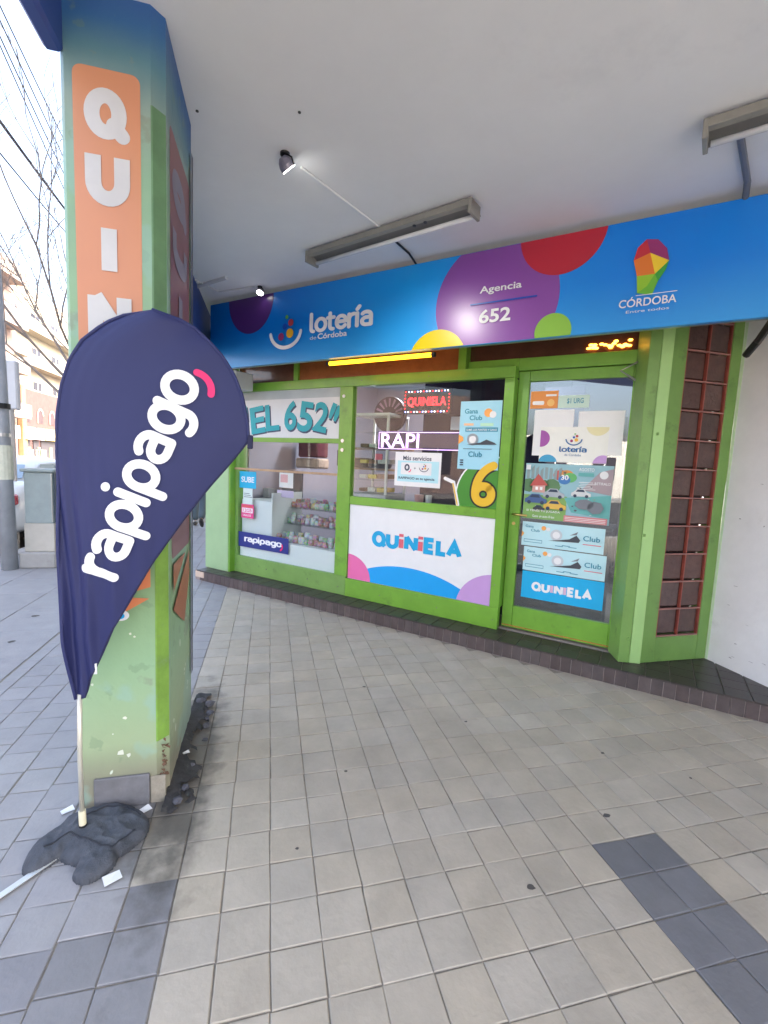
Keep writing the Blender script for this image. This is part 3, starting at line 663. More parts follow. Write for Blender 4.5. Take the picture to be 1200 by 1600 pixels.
a_ = sheet("notice", "pink and white notice hanging behind the left window", "notice", -.33, -.12, 1.14, 1.31, .45, PAPER); a_.rect("print", -.31, -.2, 1.2, 1.29, flat("rose_print", (.75, .4, .45)))
a_ = sheet("notice", "lilac strip of paper under the pink and white notice", "notice", -.35, -.10, 1.03, 1.11, .44, flat("lilac_paper", (.62, .5, .72)))
bx = thing("wall_shelf", "wooden shelf with dark goods seen in the upper part of the left window", "shelf", F, (.4, 1.2, 1.3))
for z_ in (1.38, 1.62): MB().box(.12, .9, 1.1, 1.4, z_, z_+.02).build("board", pm("shelf_wood", (.35, .2, .12), .5), bx)
for nm, s0, s1, z0, z1, c_ in (("black_bag", .0, .12, 1.40, 1.62, (.02, .02, .02)), ("brown_box", .2, .42, 1.405, 1.52, (.12, .08, .06)), ("blue_box", .46, .66, 1.405, 1.50, (.06, .08, .14)), ("maroon_box", -.62, -.30, 1.50, 1.78, (.12, .02, .03)), ("pale_chair", -.66, -.28, 1.36, 1.49, (.5, .35, .28))):
    o = MB().box(s0, s1, 1.08, 1.32, z0, z1).build(nm, pm(nm, c_, .6, var=.2, scale=12), fr=F, org=(s0, 1.1, z0), bevel=.02)
    setp(o, nm.replace("_", " ")+" seen behind the glass above the wooden ledge", nm.split("_")[1])

# EL 652 panel
a_ = sheet("painted_panel", "white panel hand painted EL 652 in teal letters, in the top of the left window", "sign", -.770, .646, 1.692, 2.190, .255, flat("old_white_panel", (.70, .72, .72)), th=.006)
a_.rect("grey_strip", -.76, .64, 2.10, 2.188, pm("grey_tape", (.42, .48, .50), .5))
TEAL = flat("teal_paint", (.0, .36, .42)); N_ = []
for dx, dz, mt_ in ((.016, -.016, INK), (0, 0, TEAL)):
    for ch, s0, s1, z0, z1, an in (('"', -.74, -.64, 1.86, 2.03, 12), ("E", -.595, -.375, 1.735, 2.03, 8), ("L", -.365, -.165, 1.765, 2.05, 5), ("6", -.085, .085, 1.77, 2.085, -4), ("5", .105, .305, 1.755, 2.065, -8), ("2", .315, .50, 1.755, 2.055, -10), ('"', .52, .64, 1.87, 2.03, -25)):
        a_.k = 3 if mt_ is INK else 6
        a_.text("letter", ch, s0, s1, z0, z1, mt_, bold=.028, rot=((s0+s1)/2, (z0+z1)/2, an), off=(dx, dz))
# stickers on the left window glass
a_ = sheet("sticker", "cyan SUBE sticker at the left edge of the left window", "sticker", -.765, -.50, 1.114, 1.305, .258, flat("cyan_sticker", (.0, .40, .68))); a_.text("lettering", "SUBE", -.735, -.53, 1.18, 1.245, WPRINT, bold=.02)
a_ = sheet("sticker", "narrow white note below the SUBE sticker", "sticker", -.705, -.555, .93, 1.112, .2585, flat("mint_paper", (.62, .74, .72)))
for k in range(3): a_.rect("text_line", -.69, -.60+.02*k, 1.05-.02*k, 1.056-.02*k, INK)
a_ = sheet("sticker", "pink round cornered 12GB sticker below the white note", "sticker", -.73, -.53, .768, .928, .257, flat("magenta_sticker", (.72, .06, .25))); a_.rect("white_band", -.715, -.545, .83, .885, WPRINT); a_.text("lettering", "12GB", -.70, -.56, .838, .877, flat("magenta_sticker", (.72, .06, .25)), bold=.02)
a_.rect("red_band", -.715, -.55, .895, .915, flat("red_sticker", (.7, .1, .1))); a_.text("lettering", "USALOS", -.70, -.57, .79, .812, WPRINT, bold=.02)
a_ = sheet("sticker", "dark blue rapipago sticker at the foot of the left window", "sticker", -.77, .008, .428, .602, .256, flat("royal_navy", (.015, .03, .22)))
a_.word("lettering", "rapipago", -.675, -.085, .492, .548, WPRINT, wd=.34, gap=.02); vs_, fs_ = ribbon(arc(-.13, .50, .05, .045, -60, 30, 8), .018); MB().add([a_.P(x, y, 5) for x, y in vs_], fs_).build("pink_mark", PINK, a_.p)

# second window: display case, wheel, LED signs, posters
dc = thing("display_case", "tall glass display case with shelves at the left of the second window", "display case", F, (.6, .95, .12))
MB().box(.40, .86, .85, 1.30, .12, 1.12).build("base", pm("grey_cabinet", (.50, .51, .55), .5), dc, bevel=.005)
for s_ in (.405, .85):
    for d_ in (.855, 1.29): MB().box(s_-.012, s_+.012, d_-.012, d_+.012, 1.121, 1.98).build("post", WHITEP, dc)
for z_ in (1.27, 1.44, 1.62, 1.80): MB().box(.42, .84, .87, 1.28, z_, z_+.008).build("shelf", GLASSW, dc)
MB().box(.39, .865, .84, 1.31, 1.981, 2.01).build("top", WHITEP, dc, bevel=.003)
MB().box(.42, .84, .851, .854, 1.13, 1.975).build("front_pane", GLASSW, dc)
for k in range(12):
    z_ = (1.13, 1.28, 1.45, 1.63)[k % 4]; cn = ("brown", "white", "yellow")[k % 3]
    packet("pastry_tray", f"{cn} pastry tray on shelf {'bottom second third fourth'.split()[k%4]} from below of the display case" , .50+.12*(k//4), 1.05, z_+.009, .10, .25, random.uniform(.03, .06), pm("tray_"+cn, cols[cn], .5, var=.3, scale=30), "trays in the glass display case")
wh = thing("striped_wheel", "dark wheel with pale violet stripes on top of the display case", "wheel", F, (.70, 1.1, 2.01))
MB().tube([(.71, 1.1, 2.02), (.71, 1.16, 2.02)], .20, 28).build("disc", pm("maroon_disc", (.06, .015, .04), .5), wh)
for k in range(7):
    an = rad(20+k*23); c_, s_ = math.cos(an), math.sin(an); pts = [(.71+c_*r+o_*-s_, 1.098, 2.02+s_*r+o_*c_) for r, o_ in ((.09, -.008), (.18, -.014), (.18, .014), (.09, .008))]
    MB().add(pts, [(0, 1, 2, 3)]).build("stripe", flat("violet_print", (.45, .25, .40)), wh)
RED = emis("red_led", (1, .012, .02), 1.2); VIO = emis("violet_led", (.70, .42, 1), .75)
lq = thing("led_sign", "red lit QUINIELA LED sign with small coloured dots round it in the second window", "LED sign", F, (1.55, .30, 1.93))
MB().box(1.325, 1.785, .31, .335, 1.925, 2.145).build("panel", BLACK, lq, bevel=.003)
A2 = Art(lq, (0, .31, 0), (1, 0, 0), (0, 0, 1), (0, -1, 0), step=.001)
A2.text("lettering", "QUINIELA", 1.365, 1.745, 1.985, 2.075, RED, bold=.012)
for k in range(15):
    for z_, ph in ((2.125, 0), (1.945, 1)):
        MB().add([(1.345+.0295*k+.006*math.cos(i*1.05), .3085, z_+.006*math.sin(i*1.05)) for i in range(6)], [tuple(range(6))]).build("dot", (RED, emis("blue_led", (.25, .3, 1), 3), emis("white_led", (1, .8, .8), 2.5))[(k+ph) % 3], lq)
for z_ in (1.975, 2.005, 2.035, 2.065, 2.095):
    for s_ in (1.338, 1.772): MB().add([(s_+.006*math.cos(i*1.05), .3085, z_+.006*math.sin(i*1.05)) for i in range(6)], [tuple(range(6))]).build("dot", RED, lq)
lr = thing("led_sign", "violet scrolling LED sign showing RAPI in the middle of the second window", "LED sign", F, (1.45, .30, 1.6))
MB().box(1.060, 1.93, .31, .335, 1.600, 1.770).build("panel", pm("led_panel", (.03, .015, .06), .35), lr, bevel=.003)
A2 = Art(lr, (0, .31, 0), (1, 0, 0), (0, 0, 1), (0, -1, 0), step=.001)
A2.text("lettering", "RAPI", 1.10, 1.50, 1.618, 1.750, VIO, bold=.008)
for r_ in ((1.072, 1.92, 1.758, 1.762), (1.072, 1.92, 1.606, 1.610), (1.072, 1.076, 1.606, 1.762)): A2.rect("border_line", *r_, VIO, k=2)
a_ = sheet("poster", "pale blue Gana Club poster at the right of the second window", "poster", 1.905, 2.262, 1.450, 2.018, .258, LBLUE)
a_.text("lettering", "Gana", 1.945, 2.06, 1.915, 1.955, TEALI, bold=.02); a_.text("lettering", "Club", 1.99, 2.10, 1.86, 1.90, TEALI, bold=.02)
a_.mesh("sun_shape", [circ(2.15, 1.92, .035)], flat("orange_print2", (.9, .4, .1))); a_.mesh("sun_shape", [circ(2.19, 1.905, .028)], WPRINT)
a_.rect("band", 1.96, 2.24, 1.765, 1.80, flat("steel_blue_print", (.05, .30, .45))); a_.text("lettering", "SUMÁ LOS PUNTOS Y GANÁ", 1.968, 2.232, 1.772, 1.793, WPRINT, bold=.01)
a_.rect("stripe", 1.945, 2.03, 1.815, 1.835, flat("peach_print", (.85, .55, .35))); a_.rect("stripe", 2.09, 2.2, 1.81, 1.835, flat("mint_print", (.5, .8, .6)))
a_.mesh("prize_shape", [circ(2.03, 1.70, .05), circ(2.03, 1.70, .05)], flat("silver_print", (.55, .6, .66))); a_.mesh("prize_shape", [circ(2.03, 1.70, .03)], WPRINT)
a_.mesh("prize_shape", [[(1.98, 1.655), (2.24, 1.66), (2.22, 1.675), (2.15, 1.70), (2.10, 1.675)]], flat("charcoal_print", (.05, .06, .08)))
a_.text("lettering", "Club", 2.0, 2.12, 1.555, 1.60, TEALI, bold=.01); a_.rect("text_line", 1.95, 2.2, 1.62, 1.624, INK); a_.mesh("leaf_shape", [[(1.907, 1.66), (1.95, 1.69), (1.945, 1.72), (1.907, 1.74)]], flat("orange_print2", (.9, .4, .1)))
for k in range(3): a_.rect("text_line", 1.93, 1.96, 1.48+.02*k, 1.49+.02*k, INK)
a_ = sheet("notice", "white Más servicios notice taped to the second window", "notice", 1.292, 1.755, 1.268, 1.578, .2575, PAPER)
a_.rect("blue_field", 1.32, 1.735, 1.31, 1.50, flat("sky_field", (.45, .75, .85))); a_.rrect("white_card", 1.355, 1.665, 1.375, 1.485, .01, PAPER)
a_.text("lettering", "Más servicios", 1.375, 1.66, 1.505, 1.545, INK, bold=.015); a_.text("lettering", "RAPIPAGO en tu agencia", 1.335, 1.70, 1.325, 1.355, INK, bold=.02)
vs_, fs_ = ribbon(arc(1.42, 1.44, .02, .024, 0, 360, 16)[:-1], .014, True); MB().add([a_.P(x, y, 6) for x, y in vs_], fs_).build("ring_mark", INK, a_.p)
vs_, fs_ = ribbon(arc(1.43, 1.42, .03, .022, -70, 10, 8), .008); MB().add([a_.P(x, y, 7) for x, y in vs_], fs_).build("pink_mark", PINK, a_.p)
a_.text("lettering", "+", 1.49, 1.51, 1.425, 1.445, INK); smile(a_, 1.59, 1.44, .045, .006, INK)
# plain green 6 decal
dcl = thing("window_decal", "round green decal with an orange 6 in the lower right corner of the second window", "decal", F, (2.1, .259, 1.131))
A2 = Art(dcl, (0, .2615, 0), (1, 0, 0), (0, 0, 1), (0, -1, 0), step=.0006, clipr=(1.9, 2.274, 1.131, 1.60))
A2.mesh("white_rim", [circ(2.235, 1.23, .335)], WPRINT); A2.mesh("green_disc", [circ(2.235, 1.23, .322)], flat("decal_green", (.06, .27, .03)))
OR_ = flat("decal_orange", (.80, .50, .03)); BK = flat("decal_black", (.02, .02, .02))
def drib(A_, nm, pts, wd, mat, closed=False):
    vs, fs = ribbon(pts, wd, closed); k = A_.k; A_.k += 1; MB().add([A_.P(x, y, k) for x, y in vs], fs).build(nm, mat, A_.p)
A2.clipr = None
for nm_, wd_, mt_ in (("digit_outline", .100, BK), ("digit", .070, OR_)):
    drib(A2, nm_, arc(2.150, 1.245, .070, .068, 60, 400, 24), wd_, mt_); drib(A2, nm_, arc(2.275, 1.26, .196, .235, 105, 182, 12), wd_, mt_)
mb_p = Art(dcl, (0, .2600, 0), (1, 0, 0), (0, 0, 1), (0, -1, 0), step=.0006)
drib(mb_p, "pale_stripe", [(1.80, 1.36), (1.88, 1.33), (1.93, 1.14)], .030, WPRINT); drib(mb_p, "yellow_stripe", [(1.875, 1.32), (1.925, 1.14)], .012, OR_)
for lb, s0, s1, z0, z1, c_ in (("pale price list hanging behind the notice in the second window", 1.72, 1.86, 1.80, 1.92, (.55, .6, .7)), ("small red ticket stack on the glass case shelf", .92, 1.0, 1.50, 1.56, (.6, .1, .15))):
    o = MB().box(s0, s1, .50, .512, z0, z1).build("paper", flat(lb[:9], c_), fr=F, org=(s0, .5, z0)); setp(o, lb, "paper")
# items on the counter in window 2
for lb, s_, c_, r in (("white cup on the counter seen in the second window", 1.40, (.75, .75, .75), .035), ("pink jar on the counter left of the white cup", 1.29, (.6, .3, .3), .05)):
    o = MB().tube([(s_, .8, 1.02), (s_, .8, 1.16)], [r*.8, r], 14).build("cup" if "cup" in lb else "jar", pm(lb[:8], c_, .4), fr=F, org=(s_, .8, 1.02)); setp(o, lb, "cup" if "cup" in lb else "jar")
dk = thing("dark_counter", "dark counter behind the second window", "counter", F, (1.5, .95, .12))
MB().box(1.0, 3.1, .65, 1.05, .12, .99).build("body", pm("dark_counter", (.06, .06, .08), .5), dk); MB().box(.98, 3.12, .63, 1.07, .991, 1.02).build("top", pm("counter_top", (.25, .25, .28), .4), dk)
sh = thing("back_shelves", "violet grey shelving behind the LED signs", "shelf", F, (1.6, 2.0, .12))
MB().box(.95, 2.6, 2.3, 2.33, .12, 2.45).build("back", pm("violet_grey", (.10, .08, .14), .5), sh)
for z_ in (1.1, 1.4, 1.68, 1.93): MB().box(1.0, 2.6, 2.0, 2.3, z_, z_+.03).build("board", pm("white_board", (.16, .14, .20), .5), sh)
for k in range(4): MB().box(1.0+.52*k, 1.03+.52*k, 2.0, 2.299, .12, 1.93).build("upright", pm("white_board", (.16, .14, .20), .5), sh)

# QUINIELA panel under window 2
a_ = sheet("printed_panel", "white QUINIELA panel with pink, blue and lilac shapes below the second window", "sign", .806, 2.274, .305, 1.050, .252, flat("white_vinyl", (.80, .82, .85), .3), th=.006)
a_.clipr = (.808, 2.272, .307, 1.048)
a_.mesh("pink_shape", [circ(.80, .31, .275, .245)], flat("pink_vinyl", (.80, .16, .42))); 
a_.mesh("lilac_shape", [circ(2.33, .26, .36, .32)], flat("lilac_vinyl", (.55, .33, .68)))
a_.mesh("blue_shape", [circ(1.48, -.10, .92, .612, n=90)], flat("blue_vinyl", (.0, .36, .85)))
a_.mesh("pink_shape", [circ(.80, .31, .275, .245)], flat("pink_vinyl", (.80, .16, .42)))
a_.mesh("lilac_shape", [circ(2.33, .26, .36, .32)], flat("lilac_vinyl", (.55, .33, .68)))
SKYB = flat("sky_vinyl", (.0, .38, .72)); ROSE = flat("rose_vinyl", (.72, .13, .18))
a_.clipr = None; a_.word("lettering", "QUjNjELA", 1.072, 2.003, .668, .822, SKYB, wd=.36, cap='butt', alt={2: ROSE, 4: ROSE}, gap=.06)

# door posters (on the glass, d = .348)
D_ = .3475
def dsheet(nm, label, cat, s0, s1, z0, z1, mat, k=0): return sheet(nm, label, cat, s0, s1, z0, z1, D_-.002*k, mat)
a_ = dsheet("sticker", "orange sticker at the top left of the door glass", "sticker", 2.462, 2.672, 1.957, 2.092, flat("orange_sticker", (.75, .27, .05))); a_.rrect("white_bar", 2.48, 2.57, 1.985, 2.015, .01, WPRINT); a_.mesh("coin_shape", [circ(2.62, 2.0, .028)], flat("coin_print", (.85, .5, .15))); a_.rect("white_bar", 2.58, 2.66, 2.05, 2.065, WPRINT)
a_ = dsheet("sticker", "pale green one peso urgent sticker beside the orange sticker", "sticker", 2.675, 2.90, 1.957, 2.052, flat("mint_sticker", (.55, .72, .65))); a_.text("lettering", "$1 URG", 2.74, 2.86, 1.985, 2.03, TEALI, bold=.02)
a_ = dsheet("sheet", "blank white sheet behind the lottery card on the door, left half", "sheet", 2.504, 2.80, 1.585, 1.945, PAPER)
a_ = dsheet("sheet", "blank white sheet behind the lottery card on the door, right half", "sheet", 2.835, 3.15, 1.60, 1.93, PAPER)
a_ = dsheet("poster", "white lotería de Córdoba card in the upper middle of the door", "poster", 2.562, 3.056, 1.537, 1.811, flat("card_white", (.82, .83, .80)), 1)
a_.clipr = (2.563, 3.055, 1.538, 1.810); a_.mesh("purple_shape", [circ(2.57, 1.72, .065)], flat("purple_vinyl", (.35, .08, .38))); a_.mesh("blue_shape", [circ(2.63, 1.52, .075)], flat("steel_vinyl", (.05, .35, .60)))
a_.mesh("yellow_shape", [circ(2.98, 1.83, .085)], flat("cream_vinyl", (.80, .74, .45))); a_.mesh("lilac_shape", [circ(3.03, 1.53, .07)], flat("lilac_vinyl", (.55, .33, .68))); a_.clipr = None
DKB = flat("deep_blue_ink", (.02, .13, .35)); a_.word("lettering", "lotería", 2.712, 2.913, 1.618, 1.650, DKB, wd=.28); a_.text("lettering", "de Córdoba", 2.755, 2.875, 1.588, 1.605, DKB); smile(a_, 2.815, 1.715, .058, .009, DKB)
a_ = dsheet("poster", "colourful lottery poster with a red house and parked cars on the door", "poster", 2.467, 3.113, 1.073, 1.522, flat("poster_sky", (.28, .50, .58)))
pc = lambda n, c: flat(n, c)
R_ = random.Random(3)
a_.clipr = (2.468, 3.112, 1.074, 1.521)
a_.rect("meadow", 2.468, 2.80, 1.074, 1.27, pc("poster_green", (.22, .42, .12))); a_.mesh("lake", [[(2.78, 1.26), (3.11, 1.30), (3.11, 1.12), (2.84, 1.15)]], pc("poster_teal", (.12, .42, .42)))
a_.mesh("tree_line", [circ(2.50+.06*k, 1.34+.02*R_.random(), .04+.03*R_.random(), n=9) for k in range(4)], pc("poster_dark_green", (.10, .22, .10)), k=3)
for k in range(9):
    x_ = 2.48+.035*k; a_.mesh("tower", [[(x_, 1.40), (x_+.022, 1.40), (x_+.022, 1.46+.05*R_.random()), (x_, 1.46+.04*R_.random())]], pc("poster_grey_green", (.26, .34, .36)), k=4)
a_.mesh("hillside", [[(2.9, 1.33), (3.112, 1.30), (3.112, 1.50), (3.02, 1.47)]], pc("poster_mauve", (.38, .30, .34)), k=4)
a_.mesh("house_wall", [[(2.53, 1.29), (2.63, 1.29), (2.63, 1.36), (2.53, 1.36)]], pc("poster_rose", (.62, .35, .32)), k=6); a_.mesh("house_roof", [[(2.51, 1.34), (2.57, 1.44), (2.65, 1.35)]], pc("poster_red", (.5, .09, .08)), k=7)
a_.rect("house_window", 2.555, 2.575, 1.31, 1.335, PAPER, k=8); a_.rect("house_window", 2.59, 2.61, 1.31, 1.335, PAPER, k=8)
for cx_, cy_, rr, cn, cc_ in ((2.74, 1.435, .055, "poster_red", (.5, .09, .08)), (2.785, 1.44, .05, "poster_orange", (.7, .3, .08)), (2.81, 1.42, .05, "poster_leaf", (.12, .45, .14)), (2.77, 1.40, .045, "poster_blue", (.05, .2, .5))):
    a_.mesh("balloon", [circ(cx_, cy_, rr, rr*.75)], pc(cn, cc_))
a_.text("lettering", "30", 2.745, 2.80, 1.40, 1.44, WPRINT, bold=.03)
a_.text("lettering", "AGOSTO", 2.87, 2.98, 1.475, 1.50, WPRINT, bold=.01); a_.rect("label", 2.87, 2.98, 1.435, 1.462, pc("poster_teal", (.12, .42, .42)))
a_.mesh("seal", [circ(3.05, 1.45, .03)], PAPER); a_.text("lettering", "RETIRALO", 2.99, 3.10, 1.375, 1.395, WPRINT, bold=.01)
def pcar(x, y, s, cn, c_):
    a_.mesh("car_body", [[(x, y), (x+s, y), (x+s, y+.18*s), (x+.8*s, y+.25*s), (x+.65*s, y+.42*s), (x+.3*s, y+.42*s), (x+.12*s, y+.24*s), (x, y+.18*s)]], pc(cn, c_))
    a_.mesh("car_glass", [[(x+.22*s, y+.25*s), (x+.7*s, y+.25*s), (x+.62*s, y+.38*s), (x+.32*s, y+.38*s)]], INK, k=a_.k); a_.k += 1
    a_.mesh("wheel", [circ(x+.2*s, y+.02*s, .09*s, n=10), circ(x+.8*s, y+.02*s, .09*s, n=10)], INK, k=a_.k); a_.k += 1
pcar(2.62, 1.26, .16, "poster_silver", (.4, .44, .5)); pcar(2.83, 1.28, .14, "poster_white", (.65, .68, .7)); pcar(2.48, 1.205, .17, "poster_navy", (.06, .12, .3)); pcar(2.63, 1.165, .17, "poster_yellow", (.7, .45, .08)); pcar(2.55, 1.15, .09, "poster_black", (.05, .05, .06))
a_.mesh("rock", [circ(2.93, 1.22, .07, .04, n=9), circ(3.01, 1.20, .06, .05, n=7)], pc("poster_slate", (.18, .2, .24)))
a_.rect("stripe", 2.79, 3.10, 1.076, 1.125, pc("poster_rose2", (.62, .22, .24))); a_.text("lettering", "SI TENÉS TU JUGADA", 2.50, 2.76, 1.13, 1.155, WPRINT, bold=.01); a_.text("lettering", "Gana un auto 0 km", 2.55, 2.72, 1.09, 1.11, WPRINT, bold=.01)
for k in range(5): a_.rect("text_line", 2.88+.01*(k % 2), 3.0-.02*(k % 3), 1.335+.013*k, 1.339+.013*k, PAPER, k=a_.k)
for k in range(14):
    x_, z_ = R_.uniform(2.5, 3.05), R_.uniform(1.13, 1.36); a_.mesh("speck", [circ(x_, z_, R_.uniform(.004, .012), R_.uniform(.003, .008), n=7)], flat(("speck_light", "speck_dark", "speck_green")[k % 3], ((.55, .6, .6), (.08, .1, .12), (.2, .35, .2))[k % 3]), k=5)
a_.k += 1
for k in range(3): a_.rect("text_line", 2.80, 3.09, 1.085+.012*k, 1.089+.012*k, PAPER, k=a_.k)
a_.rect("corner_label", 2.475, 2.51, 1.47, 1.51, PAPER)
for i_, (s0, z0) in enumerate(((2.475, .848), (2.501, .643))):
    a_ = dsheet("banner", ("upper" if i_ == 0 else "lower")+" of the two pale blue Gana Club strips on the door", "banner", s0, s0+.62, z0, z0+.197, flat("banner_blue", (.50, .76, .84)))
    a_.text("lettering", "Gana", s0+.025, s0+.09, z0+.15, z0+.172, TEALI, bold=.02); a_.text("lettering", "Club", s0+.07, s0+.14, z0+.12, z0+.142, TEALI, bold=.02)
    a_.mesh("sun_shape", [circ(s0+.17, z0+.155, .018)], flat("orange_print2", (.9, .4, .1))); a_.mesh("cloud_shape", [circ(s0+.205, z0+.15, .016, n=14)], WPRINT)
    a_.rect("frame_line", s0+.02, s0+.165, z0+.03, z0+.055, TEALI); a_.rect("frame_fill", s0+.023, s0+.162, z0+.034, z0+.051, flat("banner_blue", (.50, .76, .84)))
    a_.mesh("prize_shape", [circ(s0+.27, z0+.11, .045)], flat("silver_print", (.55, .6, .66))); a_.mesh("prize_shape", [circ(s0+.27, z0+.11, .028)], WPRINT)
    a_.mesh("prize_shape", [[(s0+.21, z0+.06), (s0+.44, z0+.07), (s0+.45, z0+.09), (s0+.42, z0+.125), (s0+.37, z0+.09), (s0+.30, z0+.075)]], flat("charcoal_print", (.05, .06, .08)))
    a_.mesh("prize_shape", [[(s0+.37, z0+.12), (s0+.42, z0+.13), (s0+.43, z0+.155)]], flat("slate_print", (.2, .22, .26))); a_.text("lettering", "Club", s0+.47, s0+.59, z0+.09, z0+.13, TEALI, bold=.01); a_.rect("text_line", s0+.47, s0+.6, z0+.06, z0+.066, flat("rose_vinyl", (.72, .13, .18)))
    for q in range(3): a_.rect("text_line", s0+.27+.05*q, s0+.33+.05*q, z0+.025+.008*(q % 2), z0+.030+.008*(q % 2), TEALI, k=30)
    a_.mesh("leaf_shape", [[(s0+.001, z0+.07), (s0+.02, z0+.10), (s0+.001, z0+.12)]], flat("orange_print2", (.9, .4, .1)))
a_ = dsheet("sign", "bright cyan QUINIELA sign at the foot of the door", "sign", 2.503, 3.124, .412, .636, flat("cyan_sign", (.0, .42, .80)))
a_.word("lettering", "QUINIELA", 2.582, 3.045, .478, .556, WPRINT, wd=.34, cap='butt', alt={2: flat("faded_pink", (.70, .45, .62)), 4: flat("faded_pink", (.70, .45, .62))}, gap=.08)

# ------------------------------------------------------------------ pillar
PX0, PX1, PY0, PY1 = -.76, -.425, .56, 1.16
def pillar_mat():
    mt, t, p = new_mat("painted_pillar"); N = t.nodes; L = t.links; p.inputs["Roughness"].default_value = .5
    geo = N.new("ShaderNodeNewGeometry"); sp = N.new("ShaderNodeSeparateXYZ"); L.new(geo.outputs["Position"], sp.inputs[0])
    ns = N.new("ShaderNodeTexNoise"); ns.inputs["Scale"].default_value = 3; ns.inputs["Detail"].default_value = 6; L.new(geo.outputs["Position"], ns.inputs["Vector"])
    ad = N.new("ShaderNodeMath"); ad.operation = 'MULTIPLY_ADD'; ad.inputs[1].default_value = .12; L.new(ns.outputs["Fac"], ad.inputs[0]); L.new(sp.outputs[2], ad.inputs[2])
    mr = N.new("ShaderNodeMapRange"); mr.inputs[1].default_value = .06; mr.inputs[2].default_value = 3.11; L.new(ad.outputs[0], mr.inputs[0])
    cr = N.new("ShaderNodeValToRGB"); L.new(mr.outputs[0], cr.inputs[0]); e = cr.color_ramp.elements
    e[0].position = 0; e[0].color = (.30, .27, .20, 1); e[1].position = 1; e[1].color = (.03, .11, .32, 1)
    for ps, cl in ((.04, (.25, .25, .18, 1)), (.085, (.33, .42, .25, 1)), (.2, (.27, .44, .26, 1)), (.33, (.23, .38, .19, 1)), (.6, (.27, .44, .26, 1)), (.80, (.24, .40, .26, 1)), (.88, (.27, .36, .31, 1)), (.94, (.10, .23, .28, 1)), (.975, (.03, .13, .32, 1))):
        q = e.new(ps); q.color = cl
    # chips of old white paint, dark smears
    def spots(scale, thr, col, amt, src, det=3):
        n = N.new("ShaderNodeTexNoise"); n.inputs["Scale"].default_value = scale; n.inputs["Detail"].default_value = det; L.new(geo.outputs["Position"], n.inputs["Vector"])
        m = N.new("ShaderNodeMapRange"); m.inputs[1].default_value = thr; m.inputs[2].default_value = thr+.03; m.inputs[4].default_value = amt; L.new(n.outputs["Fac"], m.inputs[0])
        x = N.new("ShaderNodeMix"); x.data_type = 'RGBA'; L.new(m.outputs[0], x.inputs[0]); L.new(src, x.inputs[6]); x.inputs[7].default_value = (*col, 1); return x.outputs[2]
    c = spots(9, .62, (.15, .24, .15), .35, cr.outputs[0], 9); c = spots(2.5, .55, (.28, .46, .40), .5, c, 4); c = spots(4, .60, (.22, .26, .19), .6, c, 10)
    lo = N.new("ShaderNodeMapRange"); lo.inputs[1].default_value = 1.0; lo.inputs[2].default_value = .5; L.new(sp.outputs[2], lo.inputs[0])
    n = N.new("ShaderNodeTexNoise"); n.inputs["Scale"].default_value = 16; n.inputs["Detail"].default_value = 2; L.new(geo.outputs["Position"], n.inputs["Vector"])
    m = N.new("ShaderNodeMapRange"); m.inputs[1].default_value = .71; m.inputs[2].default_value = .73; L.new(n.outputs["Fac"], m.inputs[0]); mu = N.new("ShaderNodeMath"); mu.operation = 'MULTIPLY'; L.new(m.outputs[0], mu.inputs[0]); L.new(lo.outputs[0], mu.inputs[1])
    x = N.new("ShaderNodeMix"); x.data_type = 'RGBA'; L.new(mu.outputs[0], x.inputs[0]); L.new(c, x.inputs[6]); x.inputs[7].default_value = (.62, .68, .58, 1)
    L.new(x.outputs[2], p.inputs["Base Color"])
    b = N.new("ShaderNodeBump"); b.inputs["Strength"].default_value = .5; b.inputs["Distance"].default_value = .01
    nb = N.new("ShaderNodeTexNoise"); nb.inputs["Scale"].default_value = 14; nb.inputs["Detail"].default_value = 8; L.new(geo.outputs["Position"], nb.inputs["Vector"]); L.new(nb.outputs["Fac"], b.inputs["Height"]); L.new(b.outputs[0], p.inputs["Normal"])
    return mt
PM = pillar_mat()
pl = thing("pillar", "green painted pillar with orange QUINIELA panel and chipped base behind the flag", "pillar", W, (-.59, .86, 0))
PC = .042   # chamfer
poly = [(PX0, PY0+.02), (PX0+.016, PY0), (PX1-PC, PY0), (PX1, PY0+PC), (PX1, PY1), (PX0, PY1)]
# the flared head where the pillar meets beam and ceiling
rings = []
for z_, fl in ((.0, 0), (.12, 0), (2.7, 0), (2.85, .0), (3.05, .0), (3.2, .0)):
    rings.append([(x, y, z_) for x, y in poly])
body = MB().loft(rings)
# broken corner near the base: bite taken out of the chamfer
body.build("column", PM, pl)
br = MB()
for k in range(26):
    z_ = .10+.17*random.random(); x_ = -.455+.028*random.random(); y_ = PY0+.02*random.random()-.004+(x_+.455)*.5; r = random.uniform(.006, .018)
    br.add([(x_+r*random.uniform(-1, 1), y_+r*random.uniform(-.6, .6), z_+r*random.uniform(-1, 1)) for _ in range(4)], [(0, 1, 2), (0, 2, 3), (0, 1, 3), (1, 2, 3)])
br.build("broken_render", pm("bare_brick", (.16, .09, .06), .95, var=.3, scale=40), pl)
MB().box(-.70, -.492, .545, .559, .0, .135).build("skirting_tile", pm("old_grey_tile", (.16, .16, .175), .6, var=.2, scale=14, bump=.2, dirt=(.3, .28, .25, .6), dscale=12), pl, bevel=.003)
MB().box(-.49, -.43, .550, .5595, .0, .12).build("skirting_tile", pm("dirty_render", (.30, .27, .22), .85, var=.2, scale=20, bump=.4), pl, bevel=.003)
